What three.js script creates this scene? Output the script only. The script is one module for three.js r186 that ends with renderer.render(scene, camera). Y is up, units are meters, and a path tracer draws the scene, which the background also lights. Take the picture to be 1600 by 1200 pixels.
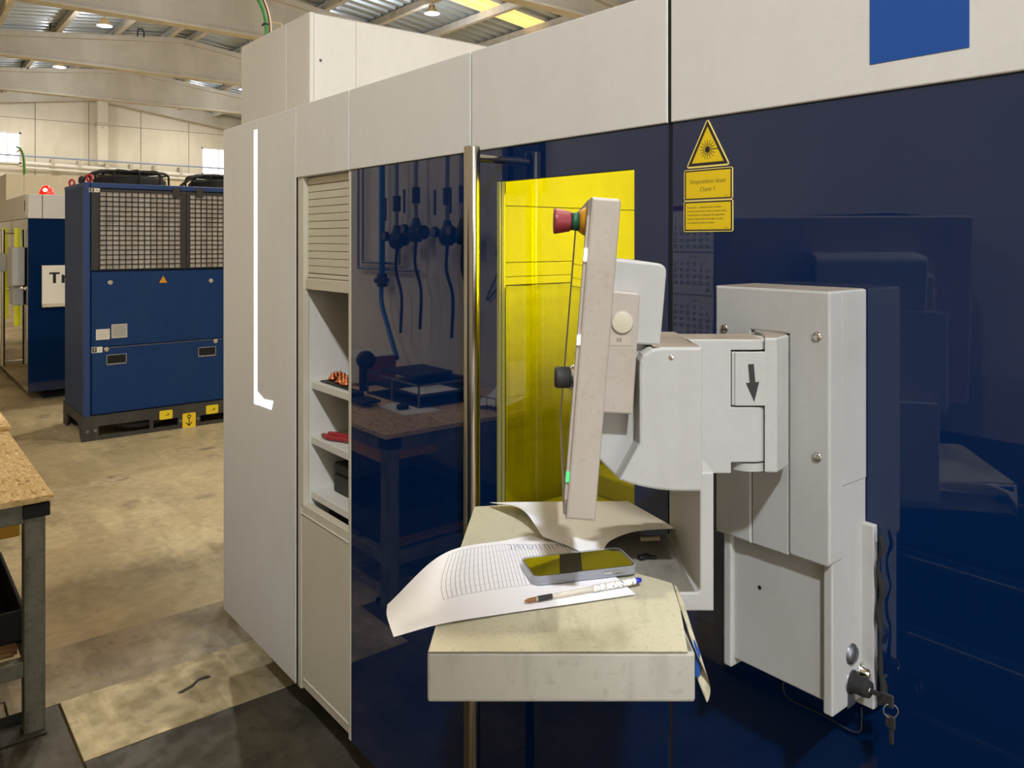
import * as THREE from 'three';
import { RoundedBoxGeometry } from 'three/addons/geometries/RoundedBoxGeometry.js';
import { mergeGeometries, mergeVertices, toCreasedNormals } from 'three/addons/utils/BufferGeometryUtils.js';
import { RectAreaLightUniformsLib } from 'three/addons/lights/RectAreaLightUniformsLib.js';

// ---------------------------------------------------------------- camera, sky, lights, exposure
const F = 1235, HZ = 376, CX = 800, EYE = 1.6, D = 1.08;          // focal length and horizon in pixels of the 1600x1200 frame; eye height; eye to machine front
const CA = 0.7763, SA = 0.6304;                                   // heading: the view runs along (-CA, 0, -SA)
const scene = new THREE.Scene();
const camera = new THREE.PerspectiveCamera(2 * Math.atan(600 / F) * 180 / Math.PI, 1600 / 1200, 0.05, 120);
camera.position.set(0, EYE, D);
camera.lookAt(-CA * 10, EYE, D - SA * 10);
camera.setViewOffset(1600, 1200, 0, 600 - HZ, 1600, 1200);        // lens shifted down, verticals stay upright
const renderer = new THREE.WebGLRenderer({ antialias: true });
renderer.toneMapping = THREE.LinearToneMapping;
renderer.toneMappingExposure = 1.0;
renderer.shadowMap.enabled = true;
RectAreaLightUniformsLib.init();
scene.background = new THREE.Color().setRGB(4.2, 4.4, 4.7);       // bright overcast sky
const BAY = 55, BAY_FRONT = 160, ROOF_FILL = 9, BAY_OVER = 34;                                   // candela per lamp, and of the fill light added under the row lamps
const WARM = new THREE.Color().setRGB(1, 0.91, 0.74), NEUTRAL = new THREE.Color().setRGB(0.93, 0.975, 1.07);

// ---------------------------------------------------------------- helpers
const V = (x, y, z) => new THREE.Vector3(x, y, z);
let seed = 7;
const rnd = (a = 0, b = 1) => { seed = (seed * 1664525 + 1013904223) >>> 0; return a + (b - a) * seed / 4294967296; };
const rayAt = (u, v) => { const s = (u - CX) / F, q = (HZ - v) / F; return V(-CA + SA * s, q, -SA - CA * s); };
const eye = V(0, EYE, D);
const onZ = (u, v, z = 0) => { const d = rayAt(u, v); return eye.clone().addScaledVector(d, (z - D) / d.z); };
const onX = (u, v, x) => { const d = rayAt(u, v); return eye.clone().addScaledVector(d, x / d.x); };
const onY = (u, v, y = 0) => { const d = rayAt(u, v); return eye.clone().addScaledVector(d, (y - EYE) / d.y); };
const mirror = p => V(p.x, p.y, -p.z);                            // where a thing stands that the blue front mirrors
const onYm = (u, v, y) => mirror(onY(u, v, y));
const onZm = (u, v, z) => mirror(onZ(u, v, -z));
// console frame: X to the right of the view, Y up, Z towards the viewer
const KM = new THREE.Matrix4().makeRotationY(Math.atan2(CA, SA)).setPosition(0, 0, D);
const KS = 0.84;
const Kd = (u, v, t) => V((u - CX) / F * t, EYE + (HZ - v) / F * t, -t);
const K = (u, v, t) => Kd(u, v, t * KS);
const onKY = (u, v, y) => { const t = (y - EYE) * F / (HZ - v); return Kd(u, v, t); };
const k2w = g => g.applyMatrix4(KM);
const kpt = p => p.clone().applyMatrix4(KM);

function clean(g) {
  g = g.index ? g.toNonIndexed() : g;
  for (const k of Object.keys(g.attributes)) if (!['position', 'normal', 'uv'].includes(k)) g.deleteAttribute(k);
  if (!g.attributes.uv) g.setAttribute('uv', new THREE.BufferAttribute(new Float32Array(g.attributes.position.count * 2), 2));
  g.clearGroups(); g.morphAttributes = {};
  return g;
}
const mg = list => list.length === 1 ? clean(list[0]) : mergeGeometries(list.map(clean));
function buv(g, s = 1) {                                          // uv in metres, projected along the dominant axis of each face
  g = clean(g);
  const p = g.attributes.position, uv = g.attributes.uv, a = V(), b = V(), c = V();
  for (let i = 0; i < p.count; i += 3) {
    a.fromBufferAttribute(p, i); b.fromBufferAttribute(p, i + 1); c.fromBufferAttribute(p, i + 2);
    const n = b.clone().sub(a).cross(c.clone().sub(a));
    const ax = Math.abs(n.x), ay = Math.abs(n.y), az = Math.abs(n.z);
    [a, b, c].forEach((q, j) => uv.setXY(i + j, s * (ax > ay && ax > az ? q.z : q.x), s * (ay > ax && ay > az ? q.z : q.y)));
  }
  return g;
}
function box(x0, x1, y0, y1, z0, z1, r = 0) {
  if (x0 > x1) [x0, x1] = [x1, x0]; if (y0 > y1) [y0, y1] = [y1, y0]; if (z0 > z1) [z0, z1] = [z1, z0];
  const w = x1 - x0, h = y1 - y0, d = z1 - z0; r = Math.min(r, 0.49 * Math.min(w, h, d));
  const g = r > 0 ? new RoundedBoxGeometry(w, h, d, r > 0.012 ? 4 : 2, r) : new THREE.BoxGeometry(w, h, d);
  return buv(g.translate((x0 + x1) / 2, (y0 + y1) / 2, (z0 + z1) / 2));
}
const rectHole = (x0, x1, y0, y1) => [[x0, y0], [x1, y0], [x1, y1], [x0, y1]];
function plate(pts, z0, z1, bevel = 0.0015, holes = []) {         // outline in x, y; thickness from z0 to z1
  const sh = new THREE.Shape(pts.map(p => new THREE.Vector2(p[0], p[1])));
  for (const h of holes) sh.holes.push(new THREE.Path(h.map(p => new THREE.Vector2(p[0], p[1]))));
  const g = new THREE.ExtrudeGeometry(sh, { depth: z1 - z0 - 2 * bevel, bevelEnabled: bevel > 0, bevelThickness: bevel, bevelSize: bevel, bevelOffset: -bevel, bevelSegments: 2, curveSegments: 10 });
  return buv(g.translate(0, 0, z0 + bevel));
}
function roundPts(pts, radii, n = 6) {                            // rounds the corners of an outline
  const out = [];
  pts.forEach((p, i) => {
    const r = Array.isArray(radii) ? radii[i] : radii;
    if (!r || r < 0.0035) { out.push(p); return; }
    const a = pts[(i + pts.length - 1) % pts.length], b = pts[(i + 1) % pts.length];
    const da = Math.hypot(a[0] - p[0], a[1] - p[1]), db = Math.hypot(b[0] - p[0], b[1] - p[1]), q = Math.min(r, da / 2, db / 2);
    const s = [p[0] + (a[0] - p[0]) / da * q, p[1] + (a[1] - p[1]) / da * q], e = [p[0] + (b[0] - p[0]) / db * q, p[1] + (b[1] - p[1]) / db * q];
    for (let k = 0; k <= n; k++) { const t = k / n; out.push([(1 - t) ** 2 * s[0] + 2 * t * (1 - t) * p[0] + t * t * e[0], (1 - t) ** 2 * s[1] + 2 * t * (1 - t) * p[1] + t * t * e[1]]); }
  });
  return out;
}
function rod(a, b, r, n = 12, r2 = r) {
  const d = b.clone().sub(a), g = new THREE.CylinderGeometry(r2, r, d.length(), n);
  g.applyQuaternion(new THREE.Quaternion().setFromUnitVectors(V(0, 1, 0), d.clone().normalize()));
  return clean(g.translate((a.x + b.x) / 2, (a.y + b.y) / 2, (a.z + b.z) / 2));
}
const pipe = (pts, r, n = 10) => mg(pts.slice(1).map((p, i) => rod(pts[i], p, r, n)).concat(pts.slice(1, -1).map(p => clean(new THREE.SphereGeometry(r * 1.12, n, 6).translate(p.x, p.y, p.z)))));
const hose = (pts, r, seg = 40, n = 8) => clean(new THREE.TubeGeometry(new THREE.CatmullRomCurve3(pts), seg, r, n));
function lathe(profile, at, axis, n = 28) {                       // profile of [radius, along]; axis is the direction of "along"
  const g = new THREE.LatheGeometry(profile.map(p => new THREE.Vector2(p[0] <= 0.001 ? 1e-5 : p[0], p[1])), n);
  g.applyQuaternion(new THREE.Quaternion().setFromUnitVectors(V(0, 1, 0), axis.clone().normalize()));
  return clean(g.translate(at.x, at.y, at.z));
}
function flatUV(g, x0, x1, y0, y1) {                              // print: uv over an upright rectangle
  const p = g.attributes.position, uv = g.attributes.uv;
  for (let i = 0; i < p.count; i++) uv.setXY(i, (p.getX(i) - x0) / (x1 - x0), (p.getY(i) - y0) / (y1 - y0));
  return g;
}
function sheetGrid(ctrl, nu, nv, thick = 0.0002) {                // smooth sheet through rows of control points; thin but closed
  const rows = ctrl.map(r => new THREE.CatmullRomCurve3(r));
  const P = [];
  for (let i = 0; i <= nu; i++) {
    const col = new THREE.CatmullRomCurve3(rows.map(c => c.getPoint(i / nu)));
    P.push([]); for (let j = 0; j <= nv; j++) P[i].push(col.getPoint(j / nv));
  }
  const pos = [], uv = [], idx = [], W = nv + 1, N = (nu + 1) * W;
  for (const side of [0, 1]) for (let i = 0; i <= nu; i++) for (let j = 0; j <= nv; j++) { const p = P[i][j]; pos.push(p.x, p.y - side * thick, p.z); uv.push(i / nu, 1 - j / nv); }
  for (let i = 0; i < nu; i++) for (let j = 0; j < nv; j++) {
    const a = i * W + j, b = a + W, c = b + 1, d = a + 1;
    idx.push(a, d, b, b, d, c); idx.push(N + a, N + b, N + d, N + b, N + c, N + d);
  }
  const g = new THREE.BufferGeometry();
  g.setAttribute('position', new THREE.Float32BufferAttribute(pos, 3)); g.setAttribute('uv', new THREE.Float32BufferAttribute(uv, 2));
  g.setIndex(idx); g.computeVertexNormals();
  return g;
}
// ---- things and parts
const used = {};
const numbered = n => { const k = used[n] = (used[n] ?? -1) + 1; return k ? `${n}_${String(k).padStart(3, '0')}` : n; };
const inverse = new Map();
function thing(name, label, category, at = V(0, 0, 0), turn = 0, group) {
  const o = new THREE.Group(); o.name = numbered(name); o.position.copy(at); o.rotation.y = turn; scene.add(o); o.updateMatrixWorld(true);
  inverse.set(o, o.matrixWorld.clone().invert());
  o.userData = { label, category }; if (group) o.userData.group = group;
  return o;
}
function structure(name, at = V(0, 0, 0)) {
  const o = new THREE.Group(); o.name = name; o.position.copy(at); scene.add(o); o.updateMatrixWorld(true);
  inverse.set(o, o.matrixWorld.clone().invert()); o.userData = { kind: 'structure' };
  return o;
}
function part(name, geo, mat, parent, label) {                    // geometry is given in world coordinates
  const g = mg(Array.isArray(geo) ? geo : [geo]);
  const inv = inverse.get(parent); g.applyMatrix4(inv);
  const m = new THREE.Mesh(g, mat); m.name = name; m.castShadow = m.receiveShadow = true; parent.add(m); inverse.set(m, inv);
  if (label) m.userData.label = label;
  return m;
}
function single(name, label, category, geo, mat, at, group) {     // a thing that is one mesh
  const g = mg(Array.isArray(geo) ? geo : [geo]);
  g.translate(-at.x, -at.y, -at.z);
  const m = new THREE.Mesh(g, mat); m.name = numbered(name); m.position.copy(at); m.castShadow = m.receiveShadow = true; scene.add(m); m.updateMatrixWorld(true);
  inverse.set(m, m.matrixWorld.clone().invert());
  m.userData = { label, category }; if (group) m.userData.group = group;
  return m;
}

// ---------------------------------------------------------------- textures and materials
function lattice(p, sd) { let s = sd >>> 0; const a = new Float32Array(p * p); for (let i = 0; i < a.length; i++) { s = (s * 1664525 + 1013904223) >>> 0; a[i] = s / 4294967296; } return a; }
function fbm(p0, oct, sd, gain = 0.5, px = 1, py = 1) {           // tileable noise on the unit square
  const L = []; for (let o = 0; o < oct; o++) L.push([p0 << o, lattice((p0 << o) * Math.max(px, py), sd + o * 77), gain ** o]);
  return (u, v) => {
    let s = 0, w = 0;
    for (const [p, a, g] of L) {
      const X = p * px, Y = p * py, S = p * Math.max(px, py), x = u * X, y = v * Y, i = Math.floor(x), j = Math.floor(y), f = x - i, h = y - j;
      const fx = f * f * (3 - 2 * f), fy = h * h * (3 - 2 * h), q = (m, n) => a[(((n % Y) + Y) % Y) * S + (((m % X) + X) % X)];
      s += g * ((q(i, j) * (1 - fx) + q(i + 1, j) * fx) * (1 - fy) + (q(i, j + 1) * (1 - fx) + q(i + 1, j + 1) * fx) * fy); w += g;
    }
    return s / w;
  };
}
function tex(n, fn, metres = 1, srgb = true) {
  const d = new Uint8Array(n * n * 4);
  for (let j = 0; j < n; j++) for (let i = 0; i < n; i++) { const c = fn(i / n, j / n), k = (j * n + i) * 4; d[k] = Math.max(0, Math.min(255, c[0])); d[k + 1] = Math.max(0, Math.min(255, c[1])); d[k + 2] = Math.max(0, Math.min(255, c[2])); d[k + 3] = 255; }
  const t = new THREE.DataTexture(d, n, n); t.wrapS = t.wrapT = THREE.RepeatWrapping; t.magFilter = THREE.LinearFilter; t.minFilter = THREE.LinearMipmapLinearFilter; t.generateMipmaps = true;
  if (srgb) t.colorSpace = THREE.SRGBColorSpace; t.repeat.set(1 / metres, 1 / metres); t.needsUpdate = true;
  return t;
}
function canvas(w, h, draw, flip = true) {
  const c = document.createElement('canvas'); c.width = w; c.height = h; draw(c.getContext('2d'), w, h);
  const t = new THREE.CanvasTexture(c); t.colorSpace = THREE.SRGBColorSpace; t.anisotropy = 8; return t;
}
const mix = (a, b, t) => a.map((x, i) => x + (b[i] - x) * t);
const step = (a, b, x) => { const t = Math.max(0, Math.min(1, (x - a) / (b - a))); return t * t * (3 - 2 * t); };
const std = (o) => new THREE.MeshStandardMaterial(o);
const phys = (o) => new THREE.MeshPhysicalMaterial(o);

const nA = fbm(4, 5, 11), nB = fbm(16, 4, 23), nC = fbm(64, 3, 31), nStreak = fbm(4, 4, 41, 0.55, 8, 1), nLong = fbm(3, 5, 57, 0.6, 1, 6);
function paint(base, dirt, amount, sd, metres = 1.1, n = 512) {
  const a = fbm(4, 5, sd), b = fbm(48, 3, sd + 5), c = fbm(3, 4, sd + 9, 0.6, 5, 1);
  return tex(n, (u, v) => { const t = amount * (0.5 * step(0.42, 0.8, a(u, v)) + 0.35 * step(0.45, 0.8, c(u, v)) + 0.35 * step(0.6, 0.85, b(u, v))); const g = (b(u, v) - 0.5) * 5; return mix(base, dirt, t).map(x => x + g); }, metres);
}
const bumpFine = tex(256, (u, v) => { const x = 128 + (nC(u, v) - 0.5) * 250; return [x, x, x]; }, 0.09, false);
const roughVar = tex(512, (u, v) => { const x = 120 + 110 * step(0.35, 0.75, nA(u, v)) + (nC(u, v) - 0.5) * 40; return [x, x, x]; }, 1.3, false);
const M = {};
M.white = std({ map: paint([214, 211, 203], [196, 190, 177], 0.3, 101), roughness: 0.62, bumpMap: bumpFine, bumpScale: 0.0001 });
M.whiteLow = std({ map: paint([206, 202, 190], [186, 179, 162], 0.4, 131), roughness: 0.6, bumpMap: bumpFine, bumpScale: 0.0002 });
M.slat = std({ map: paint([196, 188, 165], [180, 170, 144], 0.3, 151, 0.5), roughness: 0.55 });
M.consolePaint = std({ map: paint([178, 177, 172], [154, 150, 140], 0.4, 171, 0.55), roughness: 0.55, bumpMap: bumpFine, bumpScale: 0.00009 });
M.consoleWarm = std({ map: paint([178, 168, 156], [150, 137, 120], 0.7, 191, 0.4), roughness: 0.48, bumpMap: bumpFine, bumpScale: 0.00005 });
M.dusty = std({ map: paint([150, 138, 124], [118, 106, 92], 0.9, 211, 0.3), roughness: 0.9 });
M.mat = std({ map: paint([188, 184, 160], [138, 136, 116], 0.95, 231, 0.35), roughness: 0.5, bumpMap: bumpFine, bumpScale: 0.0003 });
M.matSheet = std({ map: paint([204, 198, 170], [152, 147, 120], 0.9, 233, 0.22), roughness: 0.55, bumpMap: bumpFine, bumpScale: 0.0001, side: THREE.DoubleSide });
M.trayPlate = std({ map: paint([138, 134, 122], [94, 90, 80], 0.9, 251, 0.4), roughness: 0.45 });
M.trayFront = std({ map: paint([186, 183, 170], [140, 136, 122], 0.8, 271, 0.45), roughness: 0.5, bumpMap: bumpFine, bumpScale: 0.00007 });
const navy = (r, g, b, o = {}) => phys({ color: new THREE.Color().setRGB(r, g, b), roughness: 0.02, specularIntensity: 0.42, clearcoat: 1, clearcoatRoughness: 0.012, ...o });
M.blue = navy(0.0014, 0.0135, 0.06);
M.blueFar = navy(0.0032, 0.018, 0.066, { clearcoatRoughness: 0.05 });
M.logoBlue = std({ color: 0x0d4a9a, roughness: 0.5 });
M.chillerBlue = phys({ map: paint([14, 48, 94], [26, 56, 92], 0.6, 301, 1.3), roughness: 0.5, specularIntensity: 0.4 });
M.chillerEdge = std({ color: 0x153669, roughness: 0.45 });
M.pallet = std({ map: paint([46, 43, 38], [84, 78, 66], 0.7, 321, 0.7), roughness: 0.7 });
M.black = std({ color: 0x121212, roughness: 0.6 });
M.dark = std({ color: 0x2a2826, roughness: 0.65 });
M.rubber = std({ color: 0x1c1b1a, roughness: 0.85 });
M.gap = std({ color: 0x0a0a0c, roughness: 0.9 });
M.steel = std({ color: 0xb9b2a4, metalness: 1, roughness: 0.24, roughnessMap: tex(256, (u, v) => { const x = 150 + 100 * nStreak(u, v); return [x, x, x]; }, 0.12, false) });
M.chrome = std({ color: 0xd8d6d0, metalness: 1, roughness: 0.14 });
M.zinc = std({ color: 0x8e9095, metalness: 0.9, roughness: 0.38 });
M.copper = std({ color: 0xd07a50, metalness: 1, roughness: 0.28 });
M.red = std({ color: 0x8c2a30, roughness: 0.42 });
M.redGrip = std({ color: 0x8e1d24, roughness: 0.4 });
M.eye = std({ color: 0xb8293a, roughness: 0.45 });
M.green = std({ color: 0x1f5a40, roughness: 0.5 });
M.yellow = std({ color: 0xc88c14, roughness: 0.5 });
M.hoseGreen = std({ color: 0x3f8a3c, roughness: 0.5 });
M.hosePurple = std({ color: 0x5c2444, roughness: 0.5 });
M.hoseCream = std({ color: 0xe6cfa0, roughness: 0.6 });
M.bluePlastic = std({ color: 0x1b2fb0, roughness: 0.35 });
M.bluePipe = std({ color: 0x1d5fa8, roughness: 0.4 });
M.paper = std({ color: 0xfaf8f8, roughness: 0.85, side: THREE.DoubleSide });
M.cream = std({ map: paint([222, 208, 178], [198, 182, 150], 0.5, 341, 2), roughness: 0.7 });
M.screen = phys({ color: 0x16181a, roughness: 0.12, clearcoat: 1, clearcoatRoughness: 0.05 });
M.benchSteel = std({ map: paint([128, 126, 110], [70, 66, 54], 0.95, 361, 0.5), roughness: 0.55, metalness: 0.25 });
M.clear = phys({ color: 0xffffff, transmission: 1, thickness: 0.002, ior: 1.46, roughness: 0.06 });
M.pane = phys({ color: 0xffffff, transmission: 1, thickness: 0, roughness: 0.05, ior: 1.5 });
M.yellowGlass = phys({ color: new THREE.Color().setRGB(0.98, 0.9, 0.0), transmission: 1, thickness: 0, roughness: 0.0, ior: 1.5 });
const glow = (r, g, b, k, base = 0xffffff) => std({ color: base, emissive: new THREE.Color().setRGB(r, g, b), emissiveIntensity: k, roughness: 0.5 });

// concrete: blotches, trowel marks, stains and grains
const f1 = fbm(3, 6, 401), f2 = fbm(24, 4, 411), f3 = fbm(96, 2, 421), f4 = fbm(5, 5, 431, 0.6, 1, 5);
const concreteMap = tex(1024, (u, v) => {
  let c = mix([190, 173, 134], [151, 136, 105], step(0.3, 0.7, f1(u, v)));
  c = mix(c, [208, 191, 149], 0.55 * step(0.5, 0.75, f4(u, v)));
  c = mix(c, [112, 100, 78], 0.55 * step(0.6, 0.78, f2(u, v)) * step(0.35, 0.6, f1(v, u)));
  return c.map(x => x + (f3(u, v) - 0.5) * 26);
}, 3.1);
const concreteRough = tex(512, (u, v) => { const x = 105 + 110 * step(0.3, 0.7, f1(u, v)) + (f2(u, v) - 0.5) * 60; return [x, x, x]; }, 3.1, false);
M.floor = std({ map: concreteMap, roughnessMap: concreteRough, roughness: 0.85 });
const plateMap = (base, dirt, sd) => { const a = fbm(4, 6, sd), b = fbm(32, 4, sd + 3), c = fbm(4, 5, sd + 6, 0.6, 1, 6); return tex(512, (u, v) => { let q = mix(base, dirt, step(0.35, 0.7, a(u, v))); q = mix(q, dirt.map(x => x * 0.75), 0.4 * step(0.62, 0.85, b(u, v))); q = mix(q, base.map(x => x * 1.12), 0.4 * step(0.5, 0.75, c(u, v))); return q.map(x => x + (f3(u * 0.5, v * 0.5) - 0.5) * 18); }, 0.9); };
const plateRough = tex(512, (u, v) => { const x = 150 + 34 * step(0.3, 0.7, f2(u, v)) + 26 * (f3(u * 0.5, v * 0.5) - 0.5); return [x, x, x]; }, 0.9, false);
M.plateLight = std({ map: plateMap([176, 160, 128], [128, 116, 94], 501), roughnessMap: plateRough, roughness: 0.8 });
M.plateSteel = std({ map: plateMap([206, 194, 158], [168, 156, 124], 521), roughnessMap: plateRough, roughness: 0.85, metalness: 0.5 });
M.plateDark = std({ map: plateMap([90, 84, 72], [64, 60, 51], 541), roughnessMap: plateRough, roughness: 0.85, metalness: 0.15 });
M.concrete = std({ map: paint([190, 183, 168], [168, 160, 144], 0.8, 561, 2.6), roughness: 0.9 });
M.wall = std({ map: paint([214, 208, 192], [196, 190, 174], 0.7, 581, 3), roughness: 0.9 });
M.partition = std({ map: paint([214, 208, 196], [196, 190, 178], 0.6, 601, 2), roughness: 0.85 });
M.purlin = std({ map: paint([188, 182, 168], [150, 144, 132], 0.8, 621, 1.2), roughness: 0.8 });
M.sheet = std({ color: 0xa2a9ac, metalness: 0.45, roughness: 0.4 });
M.sky = phys({ color: new THREE.Color().setRGB(0.9, 0.58, 0.2), transmission: 0.4, thickness: 0, roughness: 1 });
// oriented strand board: many flakes of many browns
M.osb = (() => {
  let s2 = 99; const r = (a, b) => { s2 = (s2 * 1664525 + 1013904223) >>> 0; return a + (b - a) * s2 / 4294967296; };
  const draw = (bump) => (c, w, h) => {
    c.fillStyle = bump ? '#808080' : '#dcbc82'; c.fillRect(0, 0, w, h); s2 = 99;
    for (let i = 0; i < 5200; i++) {
      const x = r(0, w), y = r(0, h), L = r(24, 95), W = r(5, 17), a = r(-0.45, 0.45) + (r(0, 1) < 0.15 ? 1.3 : 0), k = r(0, 1), g = Math.round(r(70, 190));
      const col = k < 0.06 ? [160, 118, 70] : k < 0.45 ? [230, 198, 140] : k < 0.75 ? [214, 178, 118] : [242, 216, 166];
      c.fillStyle = bump ? `rgb(${g},${g},${g})` : `rgba(${col.join(',')},0.85)`;
      for (const [dx, dy] of [[0, 0], [w, 0], [-w, 0], [0, h], [0, -h]]) { c.save(); c.translate(x + dx, y + dy); c.rotate(a); c.beginPath(); c.moveTo(-L / 2, -W / 3); c.lineTo(L / 3, -W / 2); c.lineTo(L / 2, W / 4); c.lineTo(-L / 3, W / 2); c.fill(); if (!bump) { c.fillStyle = 'rgba(120,84,44,0.4)'; c.fillRect(-L / 2, W / 2, L * 0.7, 1.2); c.fillStyle = `rgba(${col.join(',')},0.85)`; } c.restore(); }
    }
    for (let i = 0; i < 160; i++) { c.fillStyle = bump ? '#101010' : '#4b3318'; c.fillRect(r(0, w), r(0, h), r(5, 20), r(1.5, 4)); }
  };
  const m = canvas(1024, 1024, draw(false)), b = canvas(1024, 1024, draw(true)); b.colorSpace = THREE.NoColorSpace;
  for (const t of [m, b]) { t.wrapS = t.wrapT = THREE.RepeatWrapping; t.repeat.set(1.6, 1.6); }
  return std({ map: m, bumpMap: b, bumpScale: 0.0012, roughness: 0.85 });
})();

// ---------------------------------------------------------------- setting: floor, walls, roof
const X0 = -36.6, X1 = 9, Z0 = -14.5, Z1 = 8, RZ = -6.2, RIDGE = 7.9, SLOPE = 0.115, GZ = 2.2;
const roofY = z => RIDGE - SLOPE * Math.abs(z - RZ);
{
  const fl = structure('floor', V(-5, 0, 0));
  part('slab_base', box(X0 - 0.3, X1 + 0.3, -0.3, -0.012, Z0 - 0.3, Z1 + 0.3), M.gap, fl);
  const xs = [X0, -31, -25.4, -19.8, -14.2, -9.4, -4.86, -0.4, 4.4, X1], zs = [Z0, -9.6, -4.8, 0.9, 4.6, Z1];
  for (let i = 0; i + 1 < xs.length; i++) for (let j = 0; j + 1 < zs.length; j++) part('concrete_slab', box(xs[i] + 0.002, xs[i + 1] - 0.002, -0.14, 0, zs[j] + 0.002, zs[j + 1] - 0.002, 0.002), M.floor, fl);
  // covers laid along the machine
  const P = [[-3.53, -3.232, -0.6, 1.5, M.plateLight, 0.004], [-3.228, -3.092, -0.6, 0.72, M.plateLight, 0.009], [-3.088, -2.69, -0.6, 0.575, M.plateSteel, 0.014], [-2.686, -1.9, -0.6, 0.575, M.plateDark, 0.014], [-1.896, -0.9, -0.6, 0.575, M.plateDark, 0.014], [-0.896, 0.3, -0.6, 0.575, M.plateDark, 0.014], [-3.088, -2.3, 0.58, 1.4, M.plateDark, 0.008], [-2.296, -1.2, 0.58, 1.4, M.plateDark, 0.008]];
  for (const [a, b, c, d, m, h] of P) part('floor_plate', box(a, b, 0.0005, h, c, d, 0.0025), m, fl);
  const man = onY(183, 747, 0); part('manhole_cover', rod(V(man.x, 0.0003, man.z), V(man.x, 0.003, man.z), 0.085, 40), M.plateLight, fl);
  const cx = onY(294, 1077, 0.014);
  part('oil_stain', plate(roundPts([[0, 0], [0.02, 0.005], [0.03, 0.05], [0.022, 0.09], [0.045, 0.11], [0.05, 0.125], [0.03, 0.13], [0.012, 0.1], [0.016, 0.06]], 0.008), 0, 0.0006, 0).rotateX(-Math.PI / 2).rotateY(0.6).translate(cx.x, 0.0143, cx.z + 0.04), M.dark, fl);
}
const zAt = u => onX(u, 376, X0).z, yAt = (u, v) => onX(u, v, X0).y;
{
  const wins = [[zAt(33), zAt(33) + 2.5, yAt(20, 256), yAt(20, 206)], [zAt(352) - 0.5, zAt(314), yAt(330, 274), yAt(330, 231)]];
  const w = structure('wall_far', V(X0, 0, RZ));
  const outline = [[Z0, 0], [Z1, 0], [Z1, roofY(Z1)], [RZ, RIDGE], [Z0, roofY(Z0)]];
  const toWall = g => g.rotateY(-Math.PI / 2).translate(X0, 0, 0);   // (x, y, z) -> (X0 - z, y, x)
  const hole = wins.map(q => rectHole(q[0], q[1], q[2], q[3]));
  part('wall_core', toWall(plate(outline, 0.05, 0.25, 0, hole)), M.gap, w);
  const zs = [Z0, zAt(352) - 1.4, zAt(295), zAt(220), zAt(165), zAt(139), zAt(55), zAt(0) + 2.6, 3, Z1], ys = [0, 2.0, 4.1, yAt(100, 190), 9];
  for (let i = 0; i + 1 < zs.length; i++) for (let j = 0; j + 1 < ys.length; j++) {
    const a = zs[i] + 0.012, b = zs[i + 1] - 0.012, c = ys[j] + (j ? 0.008 : 0), d = Math.min(ys[j + 1] - 0.008, roofY(a) - 0.02), e = Math.min(ys[j + 1] - 0.008, roofY(b) - 0.02);
    const mid = a < RZ && b > RZ && ys[j + 1] > 7 ? [[RZ, RIDGE - 0.02]] : [];
    // a window cuts the panels it lies in
    const cut = wins.filter(q => q[0] < b && q[1] > a && q[2] < d && q[3] > c)[0];
    const rects = !cut ? [[[a, c], [b, c], [b, e], ...mid, [a, d]]] : [[a, Math.max(a, cut[0]), c, d], [Math.min(b, cut[1]), b, c, d], [Math.max(a, cut[0]), Math.min(b, cut[1]), c, Math.max(c, cut[2])], [Math.max(a, cut[0]), Math.min(b, cut[1]), Math.min(d, cut[3]), d]].filter(r => r[1] - r[0] > 0.01 && r[3] - r[2] > 0.01).map(r => rectHole(...r));
    part('wall_panel', mg(rects.map(r => toWall(plate(r, 0, 0.05, 0)))), M.wall, w);
  }
  wins.forEach((q, i) => {
    const o = structure(`window_${i + 1}`, V(X0, (q[2] + q[3]) / 2, (q[0] + q[1]) / 2));
    const t = 0.07, fr = [[q[0], q[0] + t, q[2], q[3]], [q[1] - t, q[1], q[2], q[3]], [q[0], q[1], q[2], q[2] + t], [q[0], q[1], q[3] - t, q[3]]].map((r, k) => k < 2 ? [r[0] - (k ? 0 : 0.05), r[1] + (k ? 0.05 : 0), r[2] - 0.05, r[3] + 0.05] : r);
    part('window_frame', fr.map(r => box(X0 - 0.08, X0 + 0.06, r[2], r[3], r[0], r[1])), M.white, o);
    const mz = i ? (q[0] + q[1]) / 2 : zAt(12);
    part('mullion', box(X0 - 0.06, X0 + 0.02, q[2], q[3], mz - 0.02, mz + 0.02), M.white, o);
    part('pane', box(X0 - 0.03, X0 - 0.025, q[2], q[3], q[0], q[1]), M.pane, o);
  });
  const pz = (zAt(150) + zAt(165)) / 2;
  part('pillar', box(X0 - 0.01, X0 + 0.4, 0, RIDGE - 0.15, pz - 0.2, pz + 0.2, 0.02), M.wall, w);
  part('pillar_collar', mg([box(X0, X0 + 0.44, yAt(157, 198), yAt(157, 193), pz - 0.24, pz + 0.24, 0.01), box(X0 + 0.39, X0 + 0.44, yAt(157, 202), yAt(157, 200), pz - 0.03, pz + 0.03)]), M.concrete, w);
  // gable beam under the roof
  const gb = (z, d) => RIDGE - 0.5 - 0.135 * Math.abs(z - RZ) - d;
  part('gable_beam', toWall(plate([[Z0, gb(Z0, 0)], [RZ, gb(RZ, 0)], [Z1, gb(Z1, 0)], [Z1, roofY(Z1) - 0.02], [RZ, RIDGE - 0.02], [Z0, roofY(Z0) - 0.02]], -0.45, 0, 0)), M.concrete, w);
  const o1 = structure('wall_north', V(-14, 0, Z0)); part('wall_core', box(X0 - 0.2, X1 + 0.2, 0, roofY(Z0) + 0.3, Z0 - 0.25, Z0), M.wall, o1);
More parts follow.
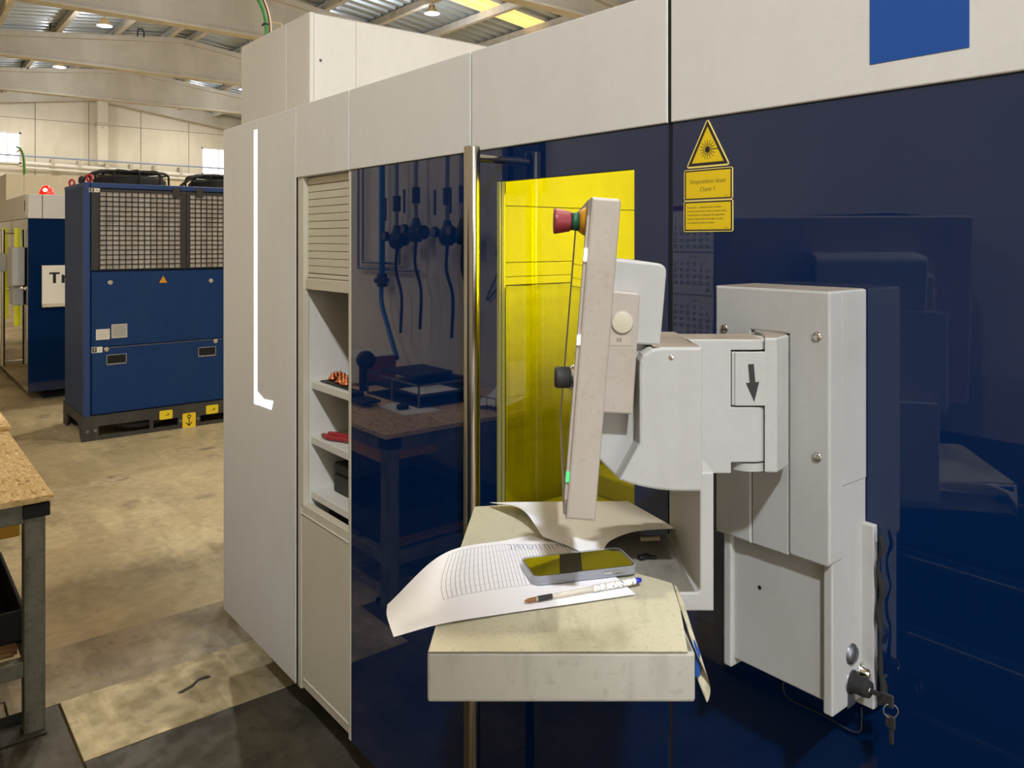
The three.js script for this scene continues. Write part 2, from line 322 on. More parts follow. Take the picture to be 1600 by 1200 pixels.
  const o2 = structure('wall_south', V(-14, 0, Z1)); part('wall_core', box(X0 - 0.2, X1 + 0.2, 0, roofY(Z1) + 0.3, Z1, Z1 + 0.25), M.wall, o2);
  const o3 = structure('wall_near', V(X1, 0, RZ));
  part('wall_core', plate(outline, -0.25, 0, 0, [rectHole(0.6, 6.4, 0.0001, 4.2)]).rotateY(-Math.PI / 2).translate(X1, 0, 0), M.wall, o3);
}
{
  const c = structure('ceiling', V(-14, RIDGE, RZ));
  // corrugated sheets, ribs run down the slope
  const ribs = (xa, xb, za, zb) => {
    const n = Math.max(1, Math.round((xb - xa) / 0.36)), pitch = (xb - xa) / n, h = 0.07, prof = []; for (let k = 0; k < n; k++) { const x = xa + k * pitch; prof.push([x, 0], [x + 0.42 * pitch, 0], [x + 0.5 * pitch, h], [x + 0.9 * pitch, h]); } prof.push([xb, 0]);
    const pos = [], uv = [], q = (x, y, z) => pos.push(x, roofY(z) + y, z);
    for (let i = 0; i + 1 < prof.length; i++) { const [a, ya] = prof[i], [b, yb] = [Math.min(prof[i + 1][0], xb), prof[i + 1][1]]; q(a, ya, za); q(b, yb, za); q(b, yb, zb); q(a, ya, za); q(b, yb, zb); q(a, ya, zb); uv.push(a, za, b, za, b, zb, a, za, b, zb, a, zb); }
    const g = new THREE.BufferGeometry(); g.setAttribute('position', new THREE.Float32BufferAttribute(pos, 3)); g.setAttribute('uv', new THREE.Float32BufferAttribute(uv, 2)); g.computeVertexNormals(); return g;
  };
  const sheetM = M.sheet.clone(); sheetM.side = THREE.DoubleSide; const skyM = M.sky.clone(); skyM.side = THREE.DoubleSide;
  const gx = [X0, -30.6, -24.9, -18.9, -12.6, -6.6, -0.6, 5.4, X1];
  for (let i = 0; i + 1 < gx.length; i++) for (const [za, zb] of [[Z0 - 0.3, RZ], [RZ, Z1 + 0.3]]) {
    const s0 = gx[i + 1] - 3.35, s1 = gx[i + 1] - 2.55;
    part('roof_sheet', ribs(gx[i], s0, za, zb), sheetM, c); part('roof_sheet', ribs(s1, gx[i + 1], za, zb), sheetM, c);
    part('skylight_sheet', ribs(s0, s1, za, zb), skyM, c, 'translucent amber roof sheet');
  }
  part('ridge_cap', box(X0 - 0.2, X1 + 0.2, RIDGE + 0.02, RIDGE + 0.06, RZ - 0.25, RZ + 0.25), M.sheet, c);
  for (const x of gx.slice(1, -1)) {
    const arr = [], sec = (w0, w1, yb, yt) => { // slice of the girder between two heights below the roof line
      const g = plate([[Z0, yb(Z0)], [RZ, yb(RZ)], [GZ, yb(GZ)], [GZ, yt(GZ)], [RZ, yt(RZ)], [Z0, yt(Z0)]], w0, w1, 0.008).rotateY(-Math.PI / 2).translate(x, 0, 0); arr.push(g);
    };
    const cst = y => () => y, top = d => z => roofY(z) - 0.2 - d;
    sec(-0.17, 0.17, cst(6.53), cst(6.58)); sec(-0.12, 0.12, cst(6.575), cst(6.63)); sec(-0.07, 0.07, cst(6.62), top(0.08)); sec(-0.2, 0.2, z => Math.max(6.6, roofY(z) - 0.34), top(0));
    part('girder', arr, M.concrete, c);
  }
  for (let z = RZ - 0.35; z > Z0; z -= 1.45) for (let i = 0; i + 1 < gx.length; i++) part('purlin', box(gx[i], gx[i + 1], roofY(z) - 0.2, roofY(z) - 0.01, z - 0.07, z + 0.07, 0.01), M.purlin, c);
  for (let z = RZ + 0.35; z < Z1; z += 1.45) for (let i = 0; i + 1 < gx.length; i++) part('purlin', box(gx[i], gx[i + 1], roofY(z) - 0.2, roofY(z) - 0.01, z - 0.07, z + 0.07, 0.01), M.purlin, c);
  // lifting loops left on top of the girders
  for (const [u, v, x] of [[82, 42, -24.9], [37, 102, -30.6], [217, 52, -24.9]]) { const p = onX(u, v, x); part('lifting_loop', hose([V(x + 0.2, p.y - 0.15, p.z + 0.09), V(x + 0.22, p.y + 0.06, p.z + 0.06), V(x + 0.22, p.y + 0.06, p.z - 0.06), V(x + 0.2, p.y - 0.15, p.z - 0.09)], 0.02, 16, 6), M.dark, c); }
}
// high bay lamps: bell, glowing lens, hook; one light under each lens
{
  const bell = [[0.02, 0.2], [0.07, 0.2], [0.075, 0.12], [0.17, 0.05], [0.19, 0], [0.18, 0], [0.16, 0.03], [0.012, 0.04]];
  const lens = glow(1, 0.93, 0.78, 3.2);
  const seen = { '-21.9,-3.5': 'round glowing high bay lamp, the nearer one in the upper left among the girders', '-28,-3.5': 'round glowing high bay lamp, the farther one on the left among the girders', '-15.8,-9.3': 'round glowing high bay lamp hanging beside the amber skylight' };
  for (const [x, z] of [...[-3.5, -9.3].flatMap(z => [-33.6, -28, -21.9, -15.8, -9.8, -3.7].map(x => [x, z])), [0.45, -1.05], [2.7, 2.6]]) {  // the pair nearest the far wall is added, hidden, to brighten that wall
    const y = z > 0 ? 5.8 : z > -2 ? 6.8 : x < -33 ? 7.3 : 7.0, key = `${x},${z}`, ord = ['first', 'second', 'third', 'fourth', 'fifth', 'sixth'][[-33.6, -28, -21.9, -15.8, -9.8, -3.7].indexOf(x)];
    const o = thing('high_bay_lamp', seen[key] || (z > 0 ? 'high bay lamp hanging above the aisle beside the large machine' : z > -2 ? 'high bay lamp hanging straight above the large machine' : `high bay lamp, ${ord} from the far wall in the ${z > -6 ? 'near' : 'far'} row`), 'ceiling lamp', V(x, y, z));
    part('lamp_bell', lathe(bell, V(x, y, z), V(0, 1, 0)), M.zinc, o);
    part('lamp_lens', lathe([[0.001, 0.004], [0.1, 0.002], [0.172, 0.012], [0.172, 0.022], [0.001, 0.022]], V(x, y, z), V(0, 1, 0)), lens, o);
    part('hanging_rod', rod(V(x, y + 0.2, z), V(x, roofY(z) + 0.01, z), 0.012, 8), M.zinc, o);
    const L = new THREE.SpotLight(z > 0 ? NEUTRAL : WARM, z > 0 ? BAY_FRONT : z > -2 ? BAY_OVER : x < -33 ? BAY * 0.55 : BAY, 0, 1.5, 0.3, 2); L.position.set(0, -0.03, 0); L.target.position.set(0, -3, 0); L.target.name = 'lamp_aim'; o.add(L.target); L.castShadow = true; L.shadow.radius = 8; L.shadow.mapSize.set(512, 512); L.name = 'lamp_light'; o.add(L);
    if (z < -2) { const S = new THREE.PointLight(NEUTRAL, ROOF_FILL, 0, 2); S.position.set(0, -0.16, 0); S.castShadow = true; S.shadow.radius = 8; S.name = 'added_roof_fill'; o.add(S); }   // added fill light that brightens the girders and roof
  }
}
// partition wall behind the viewer, which the blue fronts mirror
{
  const w = structure('wall_partition', V(-4, 0, 1.65));
  part('wall_core', box(-9, 2.6, 0, 3.5, 1.65, 1.77), M.partition, w);  // wall height shaped so that it shades the aisle floor
  part('wall_cap', box(-9.02, 2.62, 3.5, 3.55, 1.63, 1.79), M.zinc, w);
  const o = structure('door_1', V(-2.5, 0, 1.65)); const a = onZm(797, 250, 1.64).x, b = onZm(846, 250, 1.64).x;
  part('panel_frame', [box(a - 0.02, a + 0.03, 1.86, 2.6, 1.6, 1.66), box(b - 0.03, b + 0.02, 1.86, 2.6, 1.6, 1.66), box(a, b, 2.57, 2.62, 1.6, 1.66)], M.dark, o);
  part('panel_leaf', box(a + 0.03, b - 0.03, 1.87, 2.58, 1.62, 1.655), M.blueFar, o);  // dark panel added for the dark strip in the mirrored wall
}

// ---------------------------------------------------------------- the laser cutting machine
const mx = u => onZ(u, 376, 0).x, my = (u, v) => onZ(u, v, 0).y;
const BOT = 0.15, TOP = my(349, 203), BAND = my(900, 213.5);
{
  const o = thing('laser_cutting_machine', 'large white and navy laser cutting machine with yellow window and steel door bar', 'machine', V(-1.2, 0, -0.9));
  const xe = mx(349), xa = mx(462), xb = mx(470), xc = mx(548), xd = mx(738), xf = mx(1047.5), XR = 0.75, ZB = -2.1, pt = 0.04;
  // left end panel with its slot of light
  const lx0 = mx(396.3), lx1 = mx(401.6), ly0 = my(400, 632), ly1 = TOP - 0.035;
  part('end_panel', plate(rectHole(xe, xa, BOT, TOP), -pt, 0, 0.003, [rectHole(lx0, lx1, ly0, ly1)]), M.white, o);
  const ledM = glow(0.92, 1, 0.98, 2.2);
  part('light_strip', box(lx0, lx1, ly0, ly1, -0.012, -0.003), ledM, o, 'vertical strip of white light');
  const f0 = onZ(402.5, 612), f1p = onZ(427, 627), f2p = onZ(424, 640), f3p = onZ(402.5, 632);
  part('light_mark', plate([[f0.x, f0.y], [f0.x + 0.06, f0.y - 0.018], [f1p.x, f1p.y], [f2p.x, f2p.y], [f3p.x, f3p.y]].reverse(), 0, 0.0015, 0.0003), ledM, o, 'short glowing mark at the foot of the light strip');
  const RL = new THREE.RectAreaLight(0xeafff8, 1.2, lx1 - lx0, ly1 - ly0); RL.name = 'strip_light'; RL.position.set((lx0 + lx1) / 2 + 1.2, (ly0 + ly1) / 2, 0.004 + 0.9); o.add(RL); o.updateMatrixWorld(true); RL.lookAt((lx0 + lx1) / 2, (ly0 + ly1) / 2, 3);
  part('end_wall', box(xe, xe + pt, BOT, TOP, ZB, -pt - 0.002, 0.003), M.white, o);
  part('corner_post', box(mx(464.6), mx(469.4), BOT, BAND + 0.01, -0.04, -0.002, 0.002), M.slat, o);
  for (const v of [470, 620, 720]) part('post_catch', box(mx(470.2), mx(472.6), my(471, v + 7), my(471, v), -0.03, -0.006), M.black, o);
  part('gap_backing', box(xa - 0.02, mx(473.2) - 0.021, BOT + 0.01, TOP - 0.01, -0.09, -0.055), M.gap, o);
  // the upper white band
  part('band_panel', plate(rectHole(mx(464), xc - 0.003, BAND, TOP), -pt, 0.004, 0.002), M.white, o);
  part('band_panel', plate(rectHole(xc + 0.002, xd - 0.002, BAND, TOP), -pt, 0.004, 0.002), M.white, o);
  part('band_panel', plate(rectHole(xd + 0.002, xf - 0.004, BAND, TOP), -pt, 0.004, 0.002), M.white, o);
  const bigBand = part('band_panel', plate(rectHole(xf + 0.004, XR, BAND, TOP + 0.001), -pt, 0.004, 0.002), M.white, o);
  const sq0 = mx(1361.5), sq1 = mx(1517), sqy = my(1361.5, 102);
  part('blue_square', plate(rectHole(sq0, sq1, sqy, Math.min(TOP - 0.02, sqy + (sq1 - sq0) * 1.02)), 0.004, 0.0048, 0.0002), M.logoBlue, bigBand, 'plain bright blue square emblem');
  // blue field
  const wx0 = mx(784), wx1 = mx(990.5), wy0 = my(784, 905), wy1 = my(990, 265);
  part('fixed_panel', plate(rectHole(xc + 0.002, xd - 0.002, BOT, BAND - 0.001), -pt, 0, 0.0015), M.blue, o);
  const door = part('door', plate(rectHole(xd + 0.002, xf - 0.004, BOT, BAND - 0.001), -0.012, 0, 0.0015, [rectHole(wx0, wx1, wy0, wy1)]), M.blue, o);
  part('window_pane', box(wx0, wx1, wy0, wy1, -0.0065, -0.0015), M.yellowGlass, door, 'tinted yellow safety pane');
  const wy = [mx(779), mx(786)];
  part('pane_clamp', [box(mx(779.5), mx(783.5), wy0 - 0.01, wy1, 0, 0.006, 0.001), box(mx(785.6), mx(786.6), wy0, wy1, 0, 0.003), box(mx(788.2), mx(788.8), wy0, wy1, 0, 0.003)], phys({ color: 0xc8c480, transmission: 0.6, roughness: 0.15, thickness: 0, ior: 1.5 }), door);
  const hx = onZ(737.5, 376, 0.085).x, hr = 0.0175, hy1 = onZ(737, 229, 0.085).y;
  part('door_bar', lathe([[0.001, 0.2], [hr, 0.2], [hr, hy1 - 0.002], [hr - 0.002, hy1], [0.001, hy1]], V(hx, 0, 0.085), V(0, 1, 0), 36), M.steel, door, 'tall round stainless steel bar');
  for (const y of [hy1 - 0.024, 0.28]) part('bar_standoff', rod(V(hx, y, 0.085), V(hx, y, -0.002), 0.0085, 18), M.steel, door);
  const px = xf + 0.004;
  part('fixed_panel', plate(rectHole(px, XR, BOT, BAND - 0.001), -pt, 0, 0.0015), M.blue, o);
  part('seam_backing', box(xd - 0.02, XR - 0.02, BAND - 0.02, BAND + 0.02, -0.07, -0.045), M.gap, o);
  part('seam_backing', [xd, xf, xc].map(x => box(x - 0.03, x + 0.03, BOT, TOP - 0.02, -0.07, -0.045)), M.gap, o);
  for (const [a, b, y0, y1, z] of [[xa + 0.0004, mx(464.4), BOT, TOP - 0.006, -0.002], [xc - 0.0026, xc + 0.0016, BAND, TOP - 0.004, 0.0015], [xd - 0.0018, xd + 0.0018, BAND, TOP - 0.004, 0.0015], [xd - 0.0018, xd + 0.0018, BOT, BAND - 0.002, -0.001], [xf - 0.0038, xf + 0.0038, BOT, BAND - 0.002, -0.001], [xf - 0.0038, xf + 0.0038, BAND, TOP - 0.004, 0.0015]]) part('dark_gap_fill', box(a, b, y0, y1, -0.038, z), M.gap, o);  // black fill stands in for the shade inside the panel gaps
  // warning signs
  const sign = (name, c, w, h, draw, pts, label) => {
    const x0 = Math.min(...c.map(q => mx(q[0]))), x1 = Math.max(...c.map(q => mx(q[0]))), ys = c.map(q => my(q[0], q[1])), y0 = Math.min(...ys), y1 = Math.max(...ys);
    const out = pts ? roundPts(pts.map(q => [x0 + q[0] * (x1 - x0), y0 + q[1] * (y1 - y0)]), 0.008) : roundPts(rectHole(x0, x1, y0, y1), 0.004);
    part(name, flatUV(plate(out, 0, 0.0012, 0), x0, x1, y0, y1), std({ map: canvas(w, h, draw), roughness: 0.45 }), o, label);
  };
  const yel = '#e4c20c', ink = '#26221a', rim = '#efd77a';
  const frame = (c, w, h, b) => { c.fillStyle = rim; c.fillRect(0, 0, w, h); c.fillStyle = ink; c.beginPath(); c.roundRect ? c.roundRect(b * 0.55, b * 0.55, w - b * 1.1, h - b * 1.1, b * 0.5) : c.rect(b * 0.55, b * 0.55, w - b * 1.1, h - b * 1.1); c.fill(); c.fillStyle = yel; c.fillRect(b * 1.55, b * 1.55, w - 3.1 * b, h - 3.1 * b); };
  sign('laser_warning_triangle', [[1072.5, 264], [1141.5, 257], [1107, 184]], 512, 452, (c, w, h) => {
    c.fillStyle = rim; c.fillRect(0, 0, w, h); const tri = (k, col) => { c.fillStyle = col; c.beginPath(); c.moveTo(w / 2, 12 + k * 2.0); c.lineTo(w - 12 - k * 1.73, h - 10 - k); c.lineTo(12 + k * 1.73, h - 10 - k); c.closePath(); c.fill(); };
    tri(6, ink); tri(34, yel);
    const X = w * 0.5, Y = h * 0.645; c.fillStyle = ink; c.beginPath(); c.arc(X, Y, 32, 0, 7); c.fill(); c.strokeStyle = ink; c.lineCap = 'butt';
    for (let i = 0; i < 32; i++) { const a = i * Math.PI / 16, r1 = i % 2 ? 58 : i === 0 ? 150 : 92; c.lineWidth = i % 2 ? 3 : i === 0 ? 9 : 6; c.beginPath(); c.moveTo(X + Math.cos(a) * 38, Y + Math.sin(a) * 38); c.lineTo(X + Math.cos(a) * r1, Y + Math.sin(a) * r1); c.stroke(); }
  }, [[0, 0.0], [1, 0.0], [0.5, 1]], 'yellow triangle with a black starburst and beam');
  sign('laser_class_sign', [[1069.5, 314.5], [1145.5, 260]], 512, 308, (c, w, h) => { frame(c, w, h, 14); c.fillStyle = ink; c.textAlign = 'center'; c.font = '52px sans-serif'; c.fillText('Dispositivo láser', w / 2, 142); c.fillText('Clase 1', w / 2, 218); c.font = '12px sans-serif'; c.fillText('175581', w - 70, h - 34); }, null, 'yellow sign reading Dispositivo láser Clase 1');
  sign('laser_caution_sign', [[1069, 362.5], [1146, 311]], 512, 300, (c, w, h) => {
    frame(c, w, h, 14); c.fillStyle = ink; c.textAlign = 'left'; c.font = 'bold 20px sans-serif';
    ['Precaución – radiación láser invisible', 'de clase 4 presente al abrir y cuando estén', 'neutralizados los bloqueos de seguridad.', 'Evitar la exposición de los ojos o la piel', 'a la radiación directa o difusa'].forEach((s, i) => c.fillText(s, 38, 72 + i * 37)); c.font = '12px sans-serif'; c.fillText('0330885', w - 90, h - 32);
  }, null, 'yellow sign with five lines of small print');
  // tool cupboard: frame, rolling shutter, shelves, lower door
  const ca = mx(473.2), cb = mx(544.2), cz = -0.34, y1 = my(474, 452), yl = my(473, 789);
  part('cupboard_frame', [box(cb, xc - 0.001, BOT, BAND - 0.001, -0.03, 0, 0.002), box(mx(469.8), mx(473.4), my(471, 789), BAND - 0.001, -0.02, -0.001, 0.001)], M.slat, o);
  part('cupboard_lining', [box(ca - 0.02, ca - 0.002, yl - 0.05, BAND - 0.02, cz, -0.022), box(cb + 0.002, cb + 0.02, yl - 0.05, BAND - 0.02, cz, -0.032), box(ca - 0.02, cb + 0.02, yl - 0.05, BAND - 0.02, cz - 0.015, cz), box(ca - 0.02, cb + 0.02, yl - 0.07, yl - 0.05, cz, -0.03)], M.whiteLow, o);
  part('lining_rib', [0.32, 0.52].map(k => box(ca + (cb - ca) * k, ca + (cb - ca) * k + 0.012, yl, y1 + 0.3, cz, cz + 0.006)), M.white, o);
  const ytop = BAND - 0.003, nS = 13, rail0 = y1, rail1 = my(474, 431.5);
  const sh = part('rolling_shutter', [box(ca + 0.003, cb - 0.003, rail0, rail1 - 0.006, -0.03, -0.008, 0.003), box(ca + 0.003, cb - 0.003, rail1 - 0.004, rail1 + 0.008, -0.032, -0.014, 0.002)], M.slat, o, 'beige rolling shutter bottom rail');
  for (let i = 0; i < nS; i++) { const h = (ytop - rail1 - 0.01) / nS, y = rail1 + 0.01 + i * h; part('slat', box(ca + 0.004, cb - 0.004, y + 0.0008, y + h - 0.0008, -0.03, -0.017, 0.0012), M.slat, sh); }
  const shelves = [[485, 596], [484.5, 682], [484.5, 767]];
  o.userData.shelfY = [];
  for (const [u, v] of shelves) { const p = onX(u, v, ca); part('shelf', [box(ca, cb, p.y - 0.024, p.y, -0.045, p.z - 0.004 < -0.02 ? p.z - 0.004 : -0.024, 0.002), box(ca, cb, p.y - 0.014, p.y - 0.002, cz, -0.045)], M.whiteLow, o); o.userData.shelfY.push(p.y); }
  part('cupboard_door', plate(rectHole(mx(470.5), cb - 0.001, BOT + 0.012, yl), -0.03, -0.003, 0.002), M.slat, o);
  part('door_edge', box(mx(470.5), cb, yl - 0.03, yl - 0.028, -0.003, 0.0005), M.whiteLow, o); part('door_edge', box(ca, cb, BOT + 0.04, BOT + 0.043, -0.003, 0.0005), M.whiteLow, o);
  // rest of the casing
  part('roof_panel', box(xe, XR, TOP - 0.03, TOP - 0.004, ZB, -pt, 0.002), M.white, o);
  part('back_panel', box(xe, XR, BOT, TOP - 0.03, ZB - 0.03, ZB), M.white, o);
  part('right_wall', box(XR, XR + 0.04, BOT, TOP, ZB, 0, 0.003), M.white, o);
  part('plinth', box(xe + 0.25, XR - 0.1, 0.016, BOT + 0.03, ZB + 0.2, -0.2), M.gap, o);
  part('base_pan', box(xe + 0.03, XR, BOT, BOT + 0.02, ZB, -0.045), M.dark, o);
  // working chamber seen through the pane
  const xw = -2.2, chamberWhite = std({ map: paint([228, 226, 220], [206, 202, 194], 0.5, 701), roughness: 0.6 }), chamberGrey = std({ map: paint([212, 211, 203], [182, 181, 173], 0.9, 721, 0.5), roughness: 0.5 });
  const hh = v => onX(795, v, xw).y;
  part('chamber_wall', [[hh(322) + 0.0012, TOP - 0.05, 0.02], [hh(410) + 0.0012, hh(322) - 0.0012, 0.012], [hh(432) + 0.001, hh(410) - 0.0012, 0.02], [hh(445) + 0.001, hh(432) - 0.001, 0.024]].map(([a, b, d]) => box(xw - 0.02, xw + d, a, b, ZB + 0.01, -0.1, 0.002)), chamberWhite, o);
  part('chamber_curtain', (() => { const pts = []; for (let i = 0; i <= 60; i++) { const z = -0.15 - i * 0.03; pts.push([z, xw + 0.012 * Math.sin(i * 1.3) + 0.008 * Math.sin(i * 0.45)]); } const all = pts.concat(pts.slice().reverse().map(p => [p[0], p[1] - 0.006])); return plate(all.map(p => [p[1], -p[0]]), 0, hh(447) - 0.6, 0).rotateX(-Math.PI / 2).translate(0, 0.6, 0); })(), chamberGrey, o);  // greyer curtain tone also holds some of the shade below the lamp
  part('chamber_back', box(xw, XR, BOT + 0.02, TOP - 0.04, ZB + 0.01, ZB + 0.03), chamberGrey, o);
  part('cutting_bed', [box(xw + 0.05, XR - 0.1, 0.3, 0.66, -1.9, -0.45, 0.01), box(xw + 0.05, XR - 0.1, 0.66, 0.74, -1.9, -1.0, 0.01)], chamberGrey, o);
  part('bed_box', box(-2.05, -1.85, 0.74, 0.86, -1.4, -1.15, 0.01), chamberWhite, o); part('bed_box', box(-1.5, -1.2, 0.66, 0.80, -0.95, -0.7, 0.01), chamberWhite, o);
  part('chamber_lamp', box(-0.735, -0.712, 1.45, 1.75, -1.4, -0.5), glow(1, 1, 0.96, 1.6), o);
  part('added_lamp_shield', [box(-1.31, -0.7, 1.425, 1.435, -1.55, -0.4), box(-0.71, -0.7, 1.435, 1.8, -1.55, -0.4)], M.dark, o);  // unseen screen added to shade the lower chamber wall
  const CL = new THREE.RectAreaLight(0xffffff, 23, 0.9, 0.3); CL.name = 'chamber_light'; CL.position.set(-0.745 + 1.2, 1.6, -0.95 + 0.9); o.add(CL); o.updateMatrixWorld(true); CL.lookAt(-3, 1.6, -0.95);
}
// goods in the tool cupboard
{
  const ca = mx(473.2), cb = mx(544.2), sy = [[485, 596], [484.5, 682], [484.5, 767]].map(([u, v]) => onX(u, v, ca).y);
  // copper nozzles on the top shelf
  const prof = [[0.001, 0], [0.011, 0], [0.0115, 0.004], [0.0115, 0.008], [0.008, 0.009], [0.0035, 0.02], [0.0015, 0.02], [0.001, 0.015]];
  const spots = [[520, 592], [525, 590], [531, 589], [537, 592], [531, 597], [537, 600], [542, 596], [541.5, 601]];
  const proto = single('copper_nozzle', 'small cone shaped copper nozzle leftmost of the cluster on the top shelf', 'nozzle', lathe(prof, V(0, 0, 0), V(0, 1, 0), 18), M.copper, V(0, 0, 0), undefined);
  const names = ['leftmost of the cluster', 'second from the left in the back row', 'third from the left in the back row', 'fourth from the left in the back row', 'leftmost of the front row', 'second in the front row', 'hindmost beside the cupboard frame', 'foremost beside the cupboard frame'];
  spots.forEach(([u, v], i) => { const p = onY(u, v + 4, sy[0]); const c = i ? proto.clone() : proto; if (i) { c.name = numbered('copper_nozzle'); scene.add(c); } c.userData = { label: `copper nozzle on the top shelf, ${names[i]}`, category: 'nozzle', group: 'copper nozzles on the top shelf' }; c.scale.setScalar(1.2); c.position.set(Math.min(p.x, cb - 0.017), sy[0] + 0.004, Math.min(-0.06, p.z)); });
  single('nozzle_tray', 'dark flat tray under the copper nozzles on the top cupboard shelf', 'tray', box(ca + 0.02, cb - 0.001, sy[0] + 0.0002, sy[0] + 0.0035, -0.3, -0.05, 0.001), M.dark, V((ca + cb) / 2, sy[0], -0.17));
  // pliers
  const pl = thing('pliers', 'pliers with dark red grips lying on the middle cupboard shelf', 'pliers', V((ca + cb) / 2, sy[1], -0.12));
  const a = onY(500, 680, sy[1]); const pz = Math.min(-0.07, a.z);
  const gy = sy[1] + 0.010;
  part('grip', hose([V(ca + 0.045, gy, pz), V(ca + 0.08, gy + 0.002, pz - 0.012), V(ca + 0.14, gy, pz - 0.03), V(cb - 0.04, gy, pz - 0.04)], 0.0085, 24, 10), M.redGrip, pl);
  part('grip', hose([V(ca + 0.055, gy, pz + 0.022), V(ca + 0.09, gy, pz + 0.018), V(ca + 0.14, gy, pz - 0.005), V(cb - 0.04, gy, pz - 0.03)], 0.0085, 24, 10), M.redGrip, pl);
  part('jaw', [rod(V(cb - 0.05, gy, pz - 0.036), V(cb - 0.01, gy, pz - 0.044), 0.011, 12, 0.005), rod(V(ca + 0.043, gy, pz + 0.022), V(ca + 0.056, gy, pz + 0.022), 0.006, 10)], M.zinc, pl);
  // black case on the bottom shelf
  const cs = thing('tool_case', 'black flat plastic tool case on the bottom cupboard shelf', 'case', V((ca + cb) / 2, sy[2], -0.2));
  part('case_body', box(ca + 0.045, cb - 0.003, sy[2] + 0.0005, sy[2] + 0.058, -0.32, -0.085, 0.006), M.dark, cs);
  part('case_lid', box(ca + 0.045, cb - 0.003, sy[2] + 0.061, sy[2] + 0.095, -0.32, -0.085, 0.008), M.dark, cs);
  part('case_handle', hose([V(ca + 0.1, sy[2] + 0.096, -0.2), V(ca + 0.11, sy[2] + 0.1, -0.2), V(cb - 0.05, sy[2] + 0.1, -0.2), V(cb - 0.04, sy[2] + 0.096, -0.2)], 0.005, 16, 8), M.rubber, cs);
  single('wire_hook', 'thin bent wire with dark knob above the middle cupboard shelf', 'hook', [hose([V(ca + 0.13, sy[1] + 0.06, -0.33), V(ca + 0.13, sy[1] + 0.035, -0.3), V(ca + 0.16, sy[1] + 0.03, -0.27), V(cb - 0.01, sy[1] + 0.034, -0.26)], 0.002, 20, 6), lathe([[0.001, 0], [0.008, 0], [0.009, 0.012], [0.001, 0.014]], V(cb - 0.022, sy[1] + 0.034, -0.26), V(1, 0, 0), 12)], M.dark, V(cb - 0.03, sy[1] + 0.034, -0.28));
  single('bottom_bin', 'dark shallow bin in the slot below the bottom cupboard shelf', 'bin', box(ca + 0.06, cb - 0.002, sy[2] - 0.12, sy[2] - 0.035, -0.3, -0.06, 0.004), M.black, V(cb - 0.05, sy[2] - 0.1, -0.2));
}
// tall cabinet behind the left end of the machine
{
  const zf = -0.4, xr = onZ(484, 18, zf).x, xl = onZ(377, 70, zf).x, top = onZ(484, 18, zf).y, xs = onZ(447, 50, zf).x, zs = onX(556, 40, xr).z, zb = -2.4;
  const o = thing('tower_cabinet', 'tall pale sheet metal tower cabinet rising behind the left end of the machine', 'cabinet', V((xl + xr) / 2, 0, -1.2));
  part('cabinet_body', box(xl + 0.004, xr - 0.004, 0.016, top - 0.004, zb, zf - 0.02), M.whiteLow, o);
  part('front_panel', plate(rectHole(xl, xs - 0.0015, 0.02, top), zf - 0.02, zf, 0.002), M.white, o);
  part('front_panel', plate(rectHole(xs + 0.0015, xr, 0.02, top), zf - 0.02, zf, 0.002), M.white, o);
  const side = (a, b) => plate(rectHole(a, b, 0.02, top), 0, 0.004, 0.0012).rotateY(Math.PI / 2).translate(xr - 0.004, 0, 0);
  part('side_panel', side(-(zf - 0.021), -(zs + 0.0025)), M.white, o); part('side_panel', side(-(zs - 0.0025), -zb), M.white, o);
  part('top_panel', box(xl, xr, top - 0.003, top, zb, zf - 0.02), M.white, o);
  const q = onX(485.5, 92, xr); part('side_screw', rod(V(xr - 0.003, q.y, zf - 0.05), V(xr + 0.003, q.y, zf - 0.05), 0.006, 10), M.zinc, o);
  const h1 = onZ(415, 45, zf - 0.15), up = (u, v, dz = 0) => { const p = onZ(u, v, zf - 0.15 + dz); return p; };
  const run = (us, r, m, n, l) => single(n, l, 'hose', hose(us.map(q => up(...q)), r, 30, 10), m, V(h1.x, top, zf - 0.15));
  run([[416.5, 62], [416, 38], [412, 18], [404, 0], [392, -20], [372, -40]], 0.0105, M.hoseGreen, 'green_hose', 'thick green hose rising from the tower cabinet top');
  run([[421.5, 60], [421, 38], [418, 20], [411, 0], [400, -20], [380, -40]], 0.0045, M.hosePurple, 'purple_cable', 'thin purple cable beside the green hose on the tower cabinet');
  run([[424, 60], [423, 36], [419, 16], [411, -4], [402, -20], [384, -40]], 0.0035, M.hoseCream, 'cream_cable', 'thin cream cable beside the green hose on the tower cabinet');
  single('cable_tie', 'black cable tie around the hoses on the tower cabinet', 'cable tie', [clean(new THREE.TorusGeometry(0.013, 0.003, 8, 20).rotateX(Math.PI / 2).translate(up(416, 38).x, up(416, 38).y, zf - 0.15)), rod(up(412, 37), up(410, 40), 0.005, 8)], M.black, up(416, 38));
  single('cream_lead', 'short cream lead tied to the tower cabinet edge', 'cable', hose([up(424, 34), up(433, 36), up(440, 38), up(440, 50)], 0.0022, 20, 6), M.hoseCream, up(433, 36));
}

